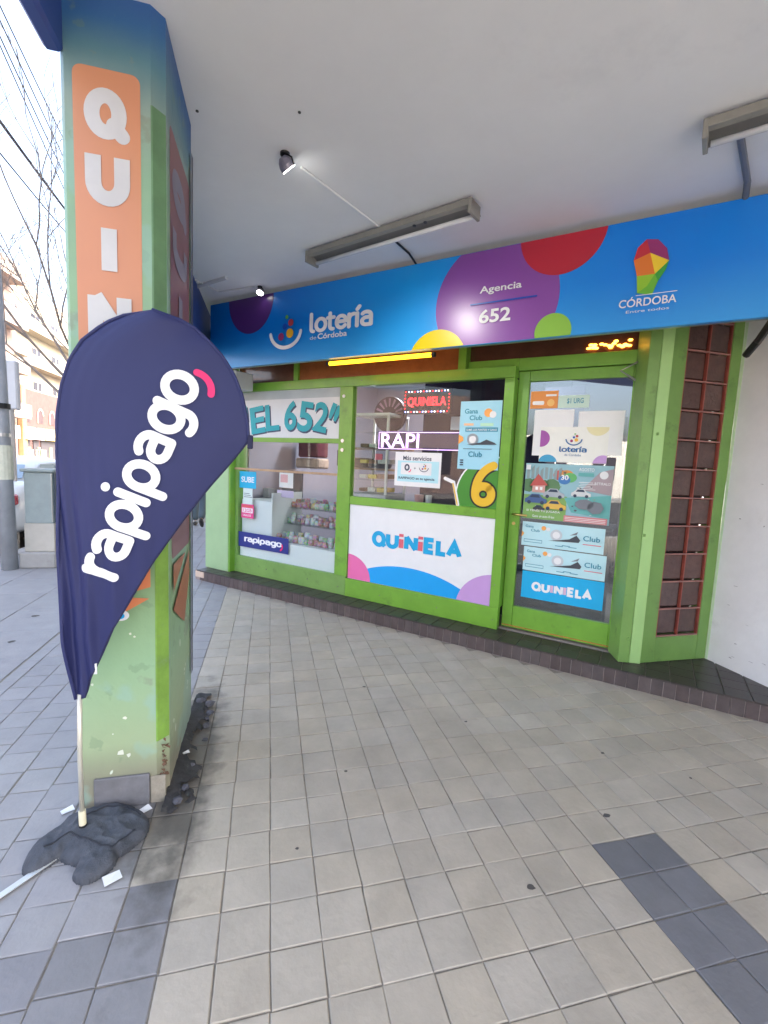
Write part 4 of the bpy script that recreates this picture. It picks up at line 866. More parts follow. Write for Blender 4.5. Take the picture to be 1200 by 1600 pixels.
def stripe(z0, z1, mat): MB().add([(-.468, .5585, z0), (-.462, .5585, z0), (-.4255, PY0+PC-.0015, z0), (-.462, .5585, z1), (-.468, .5585, z1), (-.4255, PY0+PC-.0015, z1)],
         [(1, 2, 5, 3), (0, 1, 3, 4)]).build("edge_stripe", mat, pl)
stripe(.27, 1.42, pm("lime_paint", (.20, .37, .06), .5, var=.25, scale=6, dirt=(.2, .32, .14, .8), dscale=9, dthr=.55)); stripe(1.4205, 2.72, pm("muted_green_paint", (.13, .26, .13), .5, var=.2, scale=5))
def orange_mat(nm, c0, c1):
    mt, t, p = new_mat(nm); N = t.nodes; L = t.links; geo = N.new("ShaderNodeNewGeometry"); ns = N.new("ShaderNodeTexNoise"); ns.inputs["Scale"].default_value = 2.2; L.new(geo.outputs["Position"], ns.inputs["Vector"])
    x = N.new("ShaderNodeMix"); x.data_type = 'RGBA'; L.new(ns.outputs["Fac"], x.inputs[0]); x.inputs[6].default_value = (*c0, 1); x.inputs[7].default_value = (*c1, 1); L.new(x.outputs[2], p.inputs["Base Color"]); p.inputs["Roughness"].default_value = .4; MATS[nm] = mt; return mt
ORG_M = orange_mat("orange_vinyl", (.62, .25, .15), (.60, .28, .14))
SIDE_M = orange_mat("side_vinyl", (.26, .085, .075), (.20, .08, .10))  # side orange darkened: that face's shade is put into the colour
A3 = Art(pl, (0, PY0, 0), (1, 0, 0), (0, 0, 1), (0, -1, 0), step=.0012)
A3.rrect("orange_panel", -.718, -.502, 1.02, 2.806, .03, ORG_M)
def vword(A_, spec, mat):
    for ch, u0, u1, z0, z1, wd in spec:
        adv, st = GL[ch]; k = A_.k; A_.k += 1; mb = MB(); xs = [p[0] for q in st for p in (q[1] if q[0] == 'c' else q)]; x0, x1 = min(xs), max(xs)
        for j, q in enumerate(st):
            closed = q[0] == 'c'; pts = q[1] if closed else q
            pts = [(u0+wd/2+((x-x0)/(x1-x0) if x1 > x0 else .5)*(u1-u0-wd), z0+wd/2+y*(z1-z0-wd)) for x, y in pts]
            vs, fs = ribbon(pts, wd, closed, 'butt' if ch in 'IUNLEA' else 'round'); mb.add([A_.P(a, b, k)+A_.n*.0002*j for a, b in vs], fs)
        mb.build("letter", mat, A_.p)
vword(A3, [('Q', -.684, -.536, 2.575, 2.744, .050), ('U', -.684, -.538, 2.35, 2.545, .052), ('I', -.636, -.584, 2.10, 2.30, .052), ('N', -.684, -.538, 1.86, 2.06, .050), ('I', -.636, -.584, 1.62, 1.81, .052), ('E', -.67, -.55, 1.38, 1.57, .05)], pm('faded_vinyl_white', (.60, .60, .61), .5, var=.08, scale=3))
A3.mesh("orange_shard", [[(-.62, 1.02), (-.482, 1.02), (-.482, .935), (-.60, .90)]], flat("orange_shard", (.68, .22, .09)))
A3.mesh("orange_shard", [[(-.63, .90), (-.486, .888), (-.575, .835), (-.62, .84)]], flat("orange_shard", (.68, .22, .09)))
A3.mesh("round_sticker", [circ(-.59, .822, .03, .022)], WPRINT); A3.mesh("round_sticker", [circ(-.592, .82, .016, .012)], CYAN)
for cx_, cz_, r in ((-.585, .385, .008), (-.60, .235, .014), (-.572, .222, .010), (-.56, .74, .006), (-.545, .728, .005), (-.63, .32, .004)):
    A3.mesh("paint_chip", [[(cx_+r*random.uniform(.6, 1.2)*math.cos(a), cz_+r*random.uniform(.5, 1.2)*math.sin(a)) for a in [k*.9 for k in range(7)]]], flat("old_white_chip", (.66, .70, .60)), k=1)
A4 = Art(pl, (PX1, 0, 0), (0, 1, 0), (0, 0, 1), (1, 0, 0), step=.0012)
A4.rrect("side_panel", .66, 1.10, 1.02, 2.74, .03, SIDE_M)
vword(A4, [('Q', .70, 1.02, 2.475, 2.64, .075), ('U', .70, 1.02, 2.24, 2.42, .075), ('I', .82, .90, 2.0, 2.19, .08), ('N', .70, 1.02, 1.76, 1.95, .07)], flat("faded_white", (.24, .22, .29)))  # darkened copy of the front letters, side face shade put into the colour
A4.mesh("orange_shard", [[(.66, .80), (1.06, .99), (1.06, .86), (.92, .66)]], flat("orange_shard_dull", (.38, .13, .06))); A4.mesh("orange_shard", [[(.66, 1.0), (.66, .88), (.95, 1.0)]], flat("orange_shard_dull", (.38, .13, .06)))  # shards in a darker orange for the shaded side face
A4.rect("dark_strip", 1.11, 1.158, .3, 2.9, flat("dark_strip", (.05, .05, .07)))

# black bitumen and rubble heaped against the pillar's right side
bt = thing("tar_heap", "black tarry rubble smeared round the right foot of the pillar", "rubble", W, (-.35, .9, 0))
mb = MB(); nx, ny = 14, 34
for i in range(nx+1):
    for j in range(ny+1):
        u = i/nx; v = j/ny; y = .46+v*1.0; wdt = .10+.022*math.sin(v*9)+.045*noise.noise(Vector((v*9, 1, 0)))+.03*noise.noise(Vector((v*27, 4, 0)))
        if v < .12: wdt *= .5+v*4
        x = -.432+u*wdt*(1 if v > .1 else 1.1); h_ = (1-u)**.8*(.022+.034*max(0, math.sin(v*3.3-.2)))*(1 if v < .95 else .4)+.012*(noise.noise(Vector((x*30, y*30, 3)))+.3)*(1-u*.8)
        mb.v.append(Vector((x, y, max(-.002 if u > .97 else .002, h_))))
mb.f = [(i*(ny+1)+j, (i+1)*(ny+1)+j, (i+1)*(ny+1)+j+1, i*(ny+1)+j+1) for i in range(nx) for j in range(ny)]
mb.f = [f for f in mb.f if not ((f[0]//(ny+1))/nx > .45 and noise.noise(mb.v[f[0]]*22+Vector((5, 0, 0))) < ((f[0]//(ny+1))/nx-.62)*.9)]
mb.build("tar", pm("bitumen", (.03, .03, .034), .7, var=.4, scale=20, bump=.6, bscale=40, dirt=(.12, .115, .11, .7), dscale=14, dthr=.58), bt, smooth=True)
def pebble(mb, c, r, sq=.6):
    bm = bmesh.new(); bmesh.ops.create_icosphere(bm, subdivisions=1, radius=1); o3 = Vector((random.random()*9, random.random()*9, 0))
    for v in bm.verts: n_ = 1+.35*noise.noise(v.co*1.3+o3); v.co = Vector((v.co.x*r*n_, v.co.y*r*n_, v.co.z*r*sq*n_))+Vector(c)
    mb.add([v.co for v in bm.verts], [tuple(v.index for v in f.verts) for f in bm.faces]); bm.free()
mb = MB()
for (x_, y_, r) in ((-.345, 1.30, .03), (-.33, 1.20, .026), (-.335, 1.08, .022), (-.40, 1.33, .035), (-.36, .75, .018), (-.36, .6, .02), (-.325, .95, .016), (-.38, .52, .022), (-.34, 1.15, .015)): pebble(mb, (x_, y_, .012+r*.4), r)
setp(mb.build("stones", pm("tarry_stone", (.09, .09, .11), .7, var=.3, scale=30), bt), kind='stuff')
setp(MB().add([(-.45, .42, .002), (-.30, .60, .002), (-.31, 1.2, .002), (-.34, 1.45, .002), (-.43, 1.45, .002), (-.43, .5, .002)], [(0, 1, 2, 3, 4, 5)]).build("soot", pm("soot_film", (.12, .11, .10), .9, var=.4, scale=18), bt), kind='stuff') if False else None

# ------------------------------------------------------------------ feather flag
fl = thing("teardrop_flag", "navy teardrop flag printed rapipago on a pole in front of the pillar", "flag", W, (-.69, .404, 0))
# outline: left edge and right edge x for each height (world x, z in the flag's plane y = .404)
Ledge = [(.560, -.704), (.786, -.734), (1.0, -.741), (1.25, -.744), (1.45, -.742), (1.58, -.737), (1.68, -.722), (1.775, -.694), (1.84, -.655), (1.902, -.585), (1.935, -.52), (1.952, -.46), (1.957, -.430)]
Redge = [(.560, -.672), (.635, -.648), (.826, -.568), (1.065, -.437), (1.233, -.326), (1.355, -.237), (1.45, -.16), (1.528, -.102), (1.60, -.108), (1.691, -.127), (1.76, -.155), (1.823, -.195), (1.88, -.25), (1.924, -.304), (1.948, -.37), (1.957, -.425)]
def interp(tab, z):
    if z <= tab[0][0]: return tab[0][1]
    for (z0, x0), (z1, x1) in zip(tab, tab[1:]):
        if z <= z1: return x0+(x1-x0)*(z-z0)/(z1-z0)
    return tab[-1][1]
def sm(e0, e1, x): t = max(0, min(1, (x-e0)/(e1-e0))); return t*t*(3-2*t)
def fold(x, z):
    """cloth relief: tight vertical gathers along the pole and towards the tail, a soft belly elsewhere"""
    u = x-interp(Ledge, z); low = 1-sm(.7, 1.45, z); near = math.exp(-u/.07)
    g = .012*math.sin(u*150+2.5*math.sin(z*5))*near*(.15+.85*(1-sm(1.15, 1.62, z)))
    g += low*.010*math.sin(u*75+3*math.sin(z*3.2)+z*4)*(1-sm(.0, .32, u)*.6)
    wid = max(.02, interp(Redge, z)-interp(Ledge, z))
    g -= .028*math.sin(math.pi*min(1, u/wid))*sm(.6, 1.3, z)
    g += .002*math.sin(u*22-z*9)*sm(.9, 1.4, z)
    return .404+g-.05*(x+.70)
mb = MB(); NR, NC = 120, 64
zs = [.560+(1.957-.560)*(1-(1-i/NR)**1.25) for i in range(NR+1)]
for z_ in zs:
    x0, x1 = interp(Ledge, z_), interp(Redge, z_)
    for j in range(NC+1): x = x0+(x1-x0)*j/NC; mb.v.append(Vector((x, fold(x, z_), z_)))
mb.f = [(i*(NC+1)+j, i*(NC+1)+j+1, (i+1)*(NC+1)+j+1, (i+1)*(NC+1)+j) for i in range(NR) for j in range(NC)]
mt, t, p = new_mat("navy_polyester"); p.inputs["Base Color"].default_value = (.016, .022, .105, 1); p.inputs["Roughness"].default_value = .62; p.inputs["Sheen Weight"].default_value = .05; p.inputs["Sheen Tint"].default_value = (.5, .5, .9, 1)
N = t.nodes; L = t.links; wv = N.new("ShaderNodeTexNoise"); wv.inputs["Scale"].default_value = 900; geo = N.new("ShaderNodeNewGeometry"); L.new(geo.outputs["Position"], wv.inputs["Vector"]); b = N.new("ShaderNodeBump"); b.inputs["Strength"].default_value = .15; b.inputs["Distance"].default_value = .001; L.new(wv.outputs["Fac"], b.inputs["Height"]); L.new(b.outputs[0], p.inputs["Normal"])
NAVYC = mt
cl = mb.build("cloth", mt, fl, smooth=True); sol = cl.modifiers.new("s", 'SOLIDIFY'); sol.thickness = .0012; sol.offset = 1 if False else 0
def edge_pts(tab, dy=0): return [(x, fold(x, z)+dy, z) for z, x in tab]
dense = []
for i in range(60): z_ = .56+(1.957-.56)*i/59; x = interp(Ledge, z_); dense.append((x+.002, fold(x, z_), z_))
dense2 = [(interp(Redge, z_)-.002, fold(interp(Redge, z_), z_), z_) for z_ in [1.957-(1.957-1.528)*i/20 for i in range(21)]]
MB().tube(dense+dense2, .0065, 8).build("sleeve", NAVYC, fl, smooth=True)
hem = [(interp(Redge, z_)-.003, fold(interp(Redge, z_), z_), z_) for z_ in [1.528-(1.528-.56)*i/40 for i in range(41)]]
MB().tube(hem, .004, 6).build("hem", pm("navy_hem", (.012, .014, .06), .7), fl)
MB().box(-.108, -.088, .36, .378, 1.50, 1.55).build("tip_pocket", pm("navy_hem", (.012, .014, .06), .7), fl, bevel=.003)
MB().box(-.640, -.628, .392, .398, .655, .695).build("care_label", WPRINT, fl)
# lettering: baseline runs up to the right
B0 = Vector((-.552, 1.000)); ang = rad(68.0)
tx = Vector((math.cos(ang), math.sin(ang))); tn = Vector((-math.sin(ang), math.cos(ang)))
def fl_warp(A_, B_, lift):
    q = B0+tx*A_+tn*B_; return Vector((q.x, fold(q.x, q.y)-.0045-lift, q.y))
A5 = Art(fl, (0, 0, 0), (1, 0, 0), (0, 0, 1), (0, -1, 0))
_old = ribbon
def fine(pts, wd, closed=False, cap='round'):
    # resample so that the letters follow the folds
    P = [Vector(p) for p in pts]; out = []
    n = len(P); rng = range(n if closed else n-1)
    for i in rng:
        a, b2 = P[i], P[(i+1) % n]; k = max(1, int((b2-a).length/.12))
        out += [tuple(a+(b2-a)*j/k) for j in range(k)]
    if not closed: out.append(tuple(P[-1]))
    return _old(out, wd, closed, cap)
ribbon = fine
A5.word("letter", "rapipago", .0, .790, .0, .128, WPRINT, wd=.30, warp=fl_warp, gap=.03)
ribbon = _old
vs_, fs_ = ribbon(arc(.745, .022, .060, .060, -80, 10, 14), .024)
MB().add([fl_warp(x, y-.0, .001) for x, y in vs_], fs_).build("pink_mark", PINK, fl)
POLE = pm("cream_aluminium", (.62, .60, .52), .35, metal=.35)
MB().tube([(-.690, .407, .575), (-.694, .404, .35), (-.692, .404, .10)], .0085, 12).build("pole", POLE, fl, smooth=True)
MB().tube([(-.692, .404, .115), (-.690, .404, .035)], .0125, 12).build("pole_socket", pm("cream_plastic", (.72, .68, .5), .4), fl)
MB().tube([(-.690, .404, .06), (-.690, .404, .0)], .016, 10).build("spike_foot", BLACK, fl)
# water bag draped over the flag base
bag = thing("weight_bag", "dark grey fabric weight bag lying over the flag's foot", "bag", W, (-.66, .36, 0))
FAB = pm("charcoal_canvas", (.062, .07, .088), .85, var=.3, scale=14, bump=.35, bscale=220, dirt=(.11, .12, .14, .5), dscale=7, dthr=.56)
LOBES = [(-.605, .385, 20, .145, .125, .052), (-.755, .395, 62, .150, .070, .046), (-.60, .265, 70, .085, .062, .046), (-.665, .475, 12, .14, .065, .045), (-.70, .40, 0, .10, .08, .05)]
def bag_h(x, y):
    best = 0; acc = 0
    x += .010*noise.noise(Vector((x*14, y*14, 2))); y += .010*noise.noise(Vector((x*14, y*14, 7)))
    for cx, cy, an, a, b_, h_ in LOBES:
        c_, s_ = math.cos(rad(an)), math.sin(rad(an)); dx, dy = x-cx, y-cy; r2 = ((dx*c_+dy*s_)/a)**2+((-dx*s_+dy*c_)/b_)**2
        if r2 < 1: h1 = h_*(1-r2**2)**.5; acc += h1**6
    if acc <= 0: return 0
    h1 = acc**(1/6); rid = 1-abs(noise.noise(Vector((x*11+3, y*16, 4))))*2; rid2 = 1-abs(noise.noise(Vector((x*26, y*19+5, 9))))*2
    fade = min(1, h1/.03)
    return max(.0005, h1+fade*(.008*(rid-.6)+.003*(rid2-.6)+.002*noise.noise(Vector((x*60, y*60, 1)))))
mb = MB(); NG = 110; idx = {}
gx = lambda i: -.88+.44*i/NG
gy = lambda j: .16+.44*j/NG
for i in range(NG+1):
    for j in range(NG+1):
        h_ = bag_h(gx(i), gy(j))
        if h_ > 0: idx[(i, j)] = len(mb.v); mb.v.append(Vector((gx(i), gy(j), h_)))
for i in range(NG):
    for j in range(NG):
        q = [(i, j), (i+1, j), (i+1, j+1), (i, j+1)]
        if all(k in idx for k in q): mb.f.append(tuple(idx[k] for k in q))
# skirt down to the ground round the rim
cnt = {}
for f in mb.f:
    for a in range(4): e_ = (f[a], f[(a+1) % 4]); cnt[tuple(sorted(e_))] = cnt.get(tuple(sorted(e_)), 0)+1
low_ = {}
for (a, b_), c_ in cnt.items():
    if c_ == 1:
        for k in (a, b_):
            if k not in low_: low_[k] = len(mb.v); v = mb.v[k]; mb.v.append(Vector((v.x, v.y, -.002)))
        mb.f.append((a, b_, low_[b_], low_[a]))
mb.build("canvas", FAB, bag, smooth=True)
def drape(pts, up=.002): return [(x, y, bag_h(x, y)+up) for x, y in pts]
dens = lambda P, n=10: [(P[i][0]+(P[i+1][0]-P[i][0])*k/n, P[i][1]+(P[i+1][1]-P[i][1])*k/n) for i in range(len(P)-1) for k in range(n)]+[P[-1]]
MB().tube(drape(dens([(-.79, .33), (-.72, .375), (-.66, .34), (-.60, .30), (-.56, .29), (-.50, .36)])), .003, 6).build("seam", pm("charcoal_seam", (.02, .024, .035), .8), bag)
MB().tube(drape(dens([(-.70, .46), (-.64, .50), (-.56, .49), (-.50, .44)])), .003, 6).build("seam", pm("charcoal_seam", (.02, .024, .035), .8), bag)
def flatbar(nm, label, cat, p0, p1, wd, h_, mat):
    a, b2 = Vector(p0), Vector(p1); d = (b2-a).normalized(); n_ = Vector((-d.y, d.x, 0))*wd/2
    pts = [a-n_, b2-n_, b2+n_, a+n_]; o = MB().add([*pts, *[q+Vector((0, 0, h_)) for q in pts]], [(0, 1, 2, 3), (4, 5, 6, 7), (0, 1, 5, 4), (1, 2, 6, 5), (2, 3, 7, 6), (3, 0, 4, 7)]).build(nm, mat, org=p0); return setp(o, label, cat)
flatbar("metal_bar", "flat galvanised bar sticking out from under the weight bag", "metal bar", (-.94, .10, .004), (-.735, .325, .012), .022, .004, pm("galvanised", (.6, .62, .62), .35, metal=.5))
for lb, x_, y_, w_, l_, rz in (("square scrap of white paper in front of the weight bag", -.522, .20, .036, .04, .5), ("folded scrap of white paper beside the pillar's grey skirting tile", -.50, .505, .02, .05, -.9), ("narrow scrap of paper behind the left of the weight bag", -.80, .56, .018, .045, -1.0), ("tiny scrap of paper on the black rubble", -.39, .80, .01, .028, -1.1)):
    z_ = .05 if "rubble" in lb else .004
    o = MB().add([(-w_, -l_/2, 0), (w_/2, -l_/2, .002), (w_/2, l_/2, 0), (-w_, l_/2*.9, .006), (-w_, -l_/2, .002), (w_/2, -l_/2, .004), (w_/2, l_/2, .002), (-w_, l_/2*.9, .008)], [(0, 1, 2, 3), (4, 5, 6, 7), (0, 1, 5, 4), (2, 3, 7, 6)]).build("paper_scrap", PAPER)
    o.location = (x_, y_, z_); o.rotation_euler = (0, 0, rz); setp(o, lb, "paper scrap", "paper scraps by the pillar")

# ------------------------------------------------------------------ street on the left
up = thing("utility_pole", "grey utility pole with pale paper bands at the left edge of the picture", "pole", W, (-3.04, 4.93, 0))
MB().tube([(-3.045, 4.93, -.004), (-3.07, 4.93, 1.9), (-3.13, 4.93, 7.5)], [.085, .075, .06], 16).build("shaft", pm("grey_pole_paint", (.33, .35, .38), .5, var=.15, scale=5), up, smooth=True)
MB().tube([(-3.058, 4.93, 1.08), (-3.063, 4.93, 1.48)], .088, 16, caps=False).build("paper_band", pm("old_paper", (.62, .62, .50), .8, var=.15, scale=10), up)
MB().tube([(-3.066, 4.93, 1.58), (-3.066, 4.93, 1.62)], .089, 16).build("metal_band", METAL, up)
MB().tube([(-3.072, 4.93, 1.9), (-3.072, 4.93, 1.96)], .095, 16).build("clamp", BLACK, up)
sb = thing("street_sign_box", "pale rectangular box sign on a thin post behind the utility pole", "sign", W, (-4.05, 6.9, -.13))
MB().box(-4.10, -3.77, 6.85, 6.97, 2.03, 2.76).build("box", pm("pale_grey_box", (.62, .63, .66), .5), sb, bevel=.02); MB().tube([(-3.90, 6.9, -.15), (-3.90, 6.9, 2.03)], .06, 10).build("post", pm("pale_post", (.5, .47, .44), .6), sb)
cbn = thing("utility_cabinet", "grey green metal cabinet on a concrete plinth by the kerb", "cabinet", W, (-2.74, 5.15, 0))
CG = pm("cabinet_paint", (.28, .33, .33), .5, var=.1, scale=7, dirt=(.4, .44, .44, .4), dscale=9)
MB().box(-2.90, -2.60, 5.0, 5.32, .55, 1.175).build("body", CG, cbn, bevel=.006); MB().box(-2.93, -2.57, 4.97, 5.35, 1.176, 1.215).build("lid", CG, cbn, bevel=.01)
MB().box(-2.91, -2.59, 4.99, 5.33, .20, .549).build("plinth", pm("cream_render", (.48, .45, .40), .8, var=.1, bump=.2), cbn, bevel=.005); MB().box(-2.96, -2.56, 4.94, 5.38, -.004, .199).build("base", CONC, cbn, bevel=.02)
MB().box(-2.612, -2.604, 4.992, 4.999, .57, 1.16).build("door_seam", METAL, cbn)
MB().box(-2.598, -2.588, 5.03, 5.30, .56, 1.16).build("side_panel", pm("slate_side", (.07, .10, .14), .5), cbn)

def make_car(name, label, paint, rear=True):
    """car along +Y (nose at +Y); origin at the middle of the rear axle line on the road"""
    t = bpy.data.objects.new(name, None); COL.objects.link(t); ORG[t.name] = Vector((0, 0, 0)); setp(t, label, "car", "cars on the street")
    Wd = .86
    def ring(y, hw, z0, z1, n=20):
        pts = []
        for k in range(n):
            a = 2*math.pi*k/n; cx, sx = math.cos(a), math.sin(a); e_ = .45
            pts.append((hw*math.copysign(abs(cx)**e_, cx), y, (z0+z1)/2+(z1-z0)/2*math.copysign(abs(sx)**e_, sx)))
        return pts
    secs = [(-1.05, .70, .42, .78), (-1.0, .80, .30, 1.0), (-.75, .85, .25, 1.10), (.2, .87, .22, 1.06), (1.6, .87, .22, .93), (2.3, .86, .24, .92), (3.0, .82, .25, .80), (3.25, .70, .32, .62)]
    MB().loft([ring(*q) for q in secs]).build("body", paint, t, smooth=True)
    top = [(-.30, .70, .95, 1.04), (.05, .64, .95, 1.30), (.35, .60, .95, 1.40), (.8, .60, .90, 1.45), (1.5, .60, .90, 1.38), (2.25, .66, .88, .95)]
    MB().loft([ring(*q) for q in top]).build("roof", paint, t, smooth=True)
    GL_ = pm("car_glass", (.10, .14, .18), .08, var=.02, spec=.8); LT = pm("car_rear_glass", (.28, .38, .48), .06, var=.02, spec=.9)
    MB().add([(-.56, -.28, 1.10), (.56, -.28, 1.10), (.47, .03, 1.31), (-.47, .03, 1.31)], [(0, 1, 2, 3)]).build("rear_window", LT, t)
    for sg_ in (-1, 1):
        for y0, y1, y2, y3 in ((-.05, .72, .68, .18), (.78, 1.85, 1.5, .76)):
            MB().add([(sg_*.685, y0, 1.04), (sg_*.685, y1, 1.04), (sg_*.625, y2, 1.32), (sg_*.625, y3, 1.32)], [(0, 1, 2, 3)]).build("side_window", GL_, t)
        MB().box(sg_*.67-.14, sg_*.67+.14, -1.085, -.95, .74, .90).build("tail_light", pm("tail_light", (.45, .01, .03), .2), t, bevel=.02)
        MB().box(sg_*.60-.13, sg_*.60+.13, 3.14, 3.22, .58, .70).build("headlight", pm("headlight", (.7, .72, .75), .1), t, bevel=.02)
        for y in (0, 2.5):
            wl = MB().tube([(sg_*.70, y, .30), (sg_*.88, y, .30)], .30, 22).build("wheel", pm("tyre", (.02, .02, .02), .8), t)
            MB().tube([(sg_*.885, y, .30), (sg_*.892, y, .30)], .19, 18).build("rim", METAL, wl)
    MB().box(-.75, .75, -1.075, -.98, .30, .50).build("bumper", paint, t, bevel=.03); MB().box(-.26, .26, -1.06, -1.045, .60, .71).build("number_plate", WPRINT, t)
    MB().box(-.6, .6, -.85, 3.1, .16, .24).build("underbody", BLACK, t)
    return t
WCAR = pm("white_car_paint", (.74, .77, .78), .25, var=.02, coat=.6)
c1 = make_car("parked_car", "white saloon seen from behind between the utility pole and the cabinet", WCAR); c1.location = (-4.45, 7.45, -.13)
c3 = copy_tree(c1); c3.location = (-10.2, 17.5, -.13); c3.rotation_euler = (0, 0, rad(-10)); c3["label"] = "red car further down the street, its roof just visible beyond the white car"
RC = pm("red_car_paint", (.42, .03, .03), .3, coat=.5)
for ch in c3.children:
    if ch.name.split(".")[0] in ("body", "roof", "bumper"): ch.data = ch.data.copy(); ch.data.materials[0] = RC

# buildings across the road: facades face +X at x = -17.6
def building(name, label, x, y0, y1, h_, mat, floors=(), win=None, dx=8, balcony=False, trim=None, shops=False):
    t = thing(name, label, "building", W, (x, y0, 0))
    MB().box(x-dx, x, y0, y1, -.16, h_).build("wall", mat, t)
    gl2 = pm("far_window_glass", (.05, .045, .06), .15, spec=.7)
    if win:
        ww, wh_, gap = win
        proto = None
        for z_ in floors:
            y = y0+gap*.6
            while y+ww < y1-.3:
                if proto is None:
                    proto = MB().box(x-.02, x+.03, y, y+ww, z_, z_+wh_).build("window", gl2, t); py, pz = y, z_
                    MB().box(x-.01, x+.06, y+ww*.47, y+ww*.53, z_, z_+wh_).build("window_bar", trim or WHITEP, proto)
                else:
                    c = copy_tree(proto, t); c.location = (0, y-py, z_-pz)
                y += ww+gap
            if balcony:
                MB().box(x+.001, x+1.1, y0+.4, y1-.4, z_-.55, z_-.40).build("balcony_slab", trim or CONC, t); MB().box(x+1.05, x+1.13, y0+.4, y1-.4, z_-.40, z_+.42).build("balcony_parapet", trim or CONC, t)
    return t
APT = pm("pinkish_render", (.34, .24, .20), .8, var=.08, scale=.6); CREAM = pm("cream_render2", (.42, .37, .29), .8, var=.05, scale=.4); BRK = pm("rose_brick", (.14, .08, .075), .85, var=.12, scale=3, bump=.3, bscale=12)
building("apartment_building", "pinkish apartment block with long balconies across the street", -17.6, 24, 37.2, 12.9, APT, [1+3*k for k in range(1, 5)], (1.6, 1.5, 1.2), balcony=True, trim=pm("balcony_cream", (.36, .29, .25), .8))
building("apartment_building", "tall cream apartment tower rising behind the brick building", -21, 38.5, 64, 15.5, CREAM, [3*k for k in range(2, 5)], (1.5, 1.4, 2.4), balcony=True, trim=CREAM)
building("apartment_building", "beige block set back above the brick building", -20.5, 36, 44, 13.6, pm("beige_render", (.38, .31, .25), .8), [6.6, 9.4], (1.4, 1.2, 1.6), balcony=True, trim=CREAM)
bb = building("brick_building", "low rose brick building with arched windows and a row of shops", -17.58, 37.3, 60, 5.75, BRK)
MB().box(-17.58, -17.30, 37.3, 37.9, 0, 5.9).build("corner_pier", pm("orange_render", (.42, .24, .12), .8), bb)
for y_ in (38.6, 40.6, 42.6, 44.6, 46.6):
    pts = [(y_-.45, 3.35), (y_+.45, 3.35)]+[(y_+.45*math.cos(rad(a)), 3.95+.5*math.sin(rad(a))) for a in range(0, 181, 15)]
    ar = MB().add([(-17.55, a, b2) for a, b2 in pts], [tuple(range(len(pts)))]).build("arched_window", pm("arch_shade", (.09, .06, .065), .6), bb)
    vs_, fs_ = ribbon([(a, b2) for a, b2 in pts[2:]]+[(y_-.45, 3.35)], .14, cap='butt'); MB().add([(-17.52, a, b2) for a, b2 in vs_], fs_).build("arch_rim", pm("cream_rim", (.45, .37, .3), .8), ar)
for k, (y0, y1, c_, nmc) in enumerate(((29.5, 33.4, (.75, .75, .72), "white"), (33.8, 36.6, (.72, .72, .70), "pale"), (37.6, 38.8, (.72, .66, .5), "cream"), (39.2, 40.2, (.45, .36, .42), "mauve"), (40.4, 43.8, (.75, .58, .22), "yellow"), (44.2, 48, (.3, .32, .4), "grey"))):
    t = thing("shop_sign", f"{nmc} shop sign board over the shops across the street", "shop sign", W, (-17.2, y0, 2.1)); MB().box(-17.45, -17.15, y0, y1, 2.05, 2.95).build("board", flat("far_"+nmc, c_), t)
    if nmc == "white": MB().add([(-17.14, a, b2) for a, b2 in ((y0+.6, 2.3), (y0+1.1, 2.7), (y0+1.3, 2.3))], [(0, 1, 2)]).build("print", pm("grey_print", (.5, .5, .5)), t)
    if nmc == "yellow": MB().add([(-17.13, 43.0+.7*math.cos(a), 2.5+.45*math.sin(a)) for a in [i*.4 for i in range(16)]], [tuple(range(16))]).build("oval_print", pm("green_oval", (.1, .3, .12)), t); MB().add([(-17.12, 43.0+.45*math.cos(a), 2.5+.28*math.sin(a)) for a in [i*.4 for i in range(16)]], [tuple(range(16))]).build("oval_centre", WPRINT, t)
    s2 = thing("shop_window", f"dark shop window under the {nmc} sign across the street", "shop window", W, (-17.5, y0, 0)); MB().box(-17.56, -17.50, y0+.1, y1-.1, .15, 1.98).build("glass", pm("shop_glass", (.09, .08, .09), .3), s2)
    for q in range(3): MB().box(-17.49, -17.44, y0+.3+q*(y1-y0)/3.2, y0+.75+q*(y1-y0)/3.2, .4+.2*q, 1.3+.2*(q % 2)).build("display", pm("display_"+str(q), ((.4, .35, .3), (.25, .3, .2), (.5, .45, .4))[q], .6), s2)
# low blocks on the other side of the street behind and beside the camera (seen only as reflections)
for y0, y1, h_, c_, lb in ((-40, -22, 4.2, (.5, .45, .4), "low beige house"), (-21, -8, 3.4, (.6, .58, .55), "low white house"), (-7, 6, 5.2, (.42, .3, .26), "low brick house"), (7, 23.5, 4.6, (.55, .5, .42), "low cream house")):
    building("street_house", lb+" across the street, mirrored in the door glass", -18, y0, y1, h_, pm("house_"+lb.split()[1], c_, .8, var=.08, scale=1), [1.0], (1.6, 1.4, 1.8))
building("street_house", "pale house behind the camera across the side street", -6, -34, -16, 3.2, pm("house_pale", (.55, .53, .5), .8), dx=5)

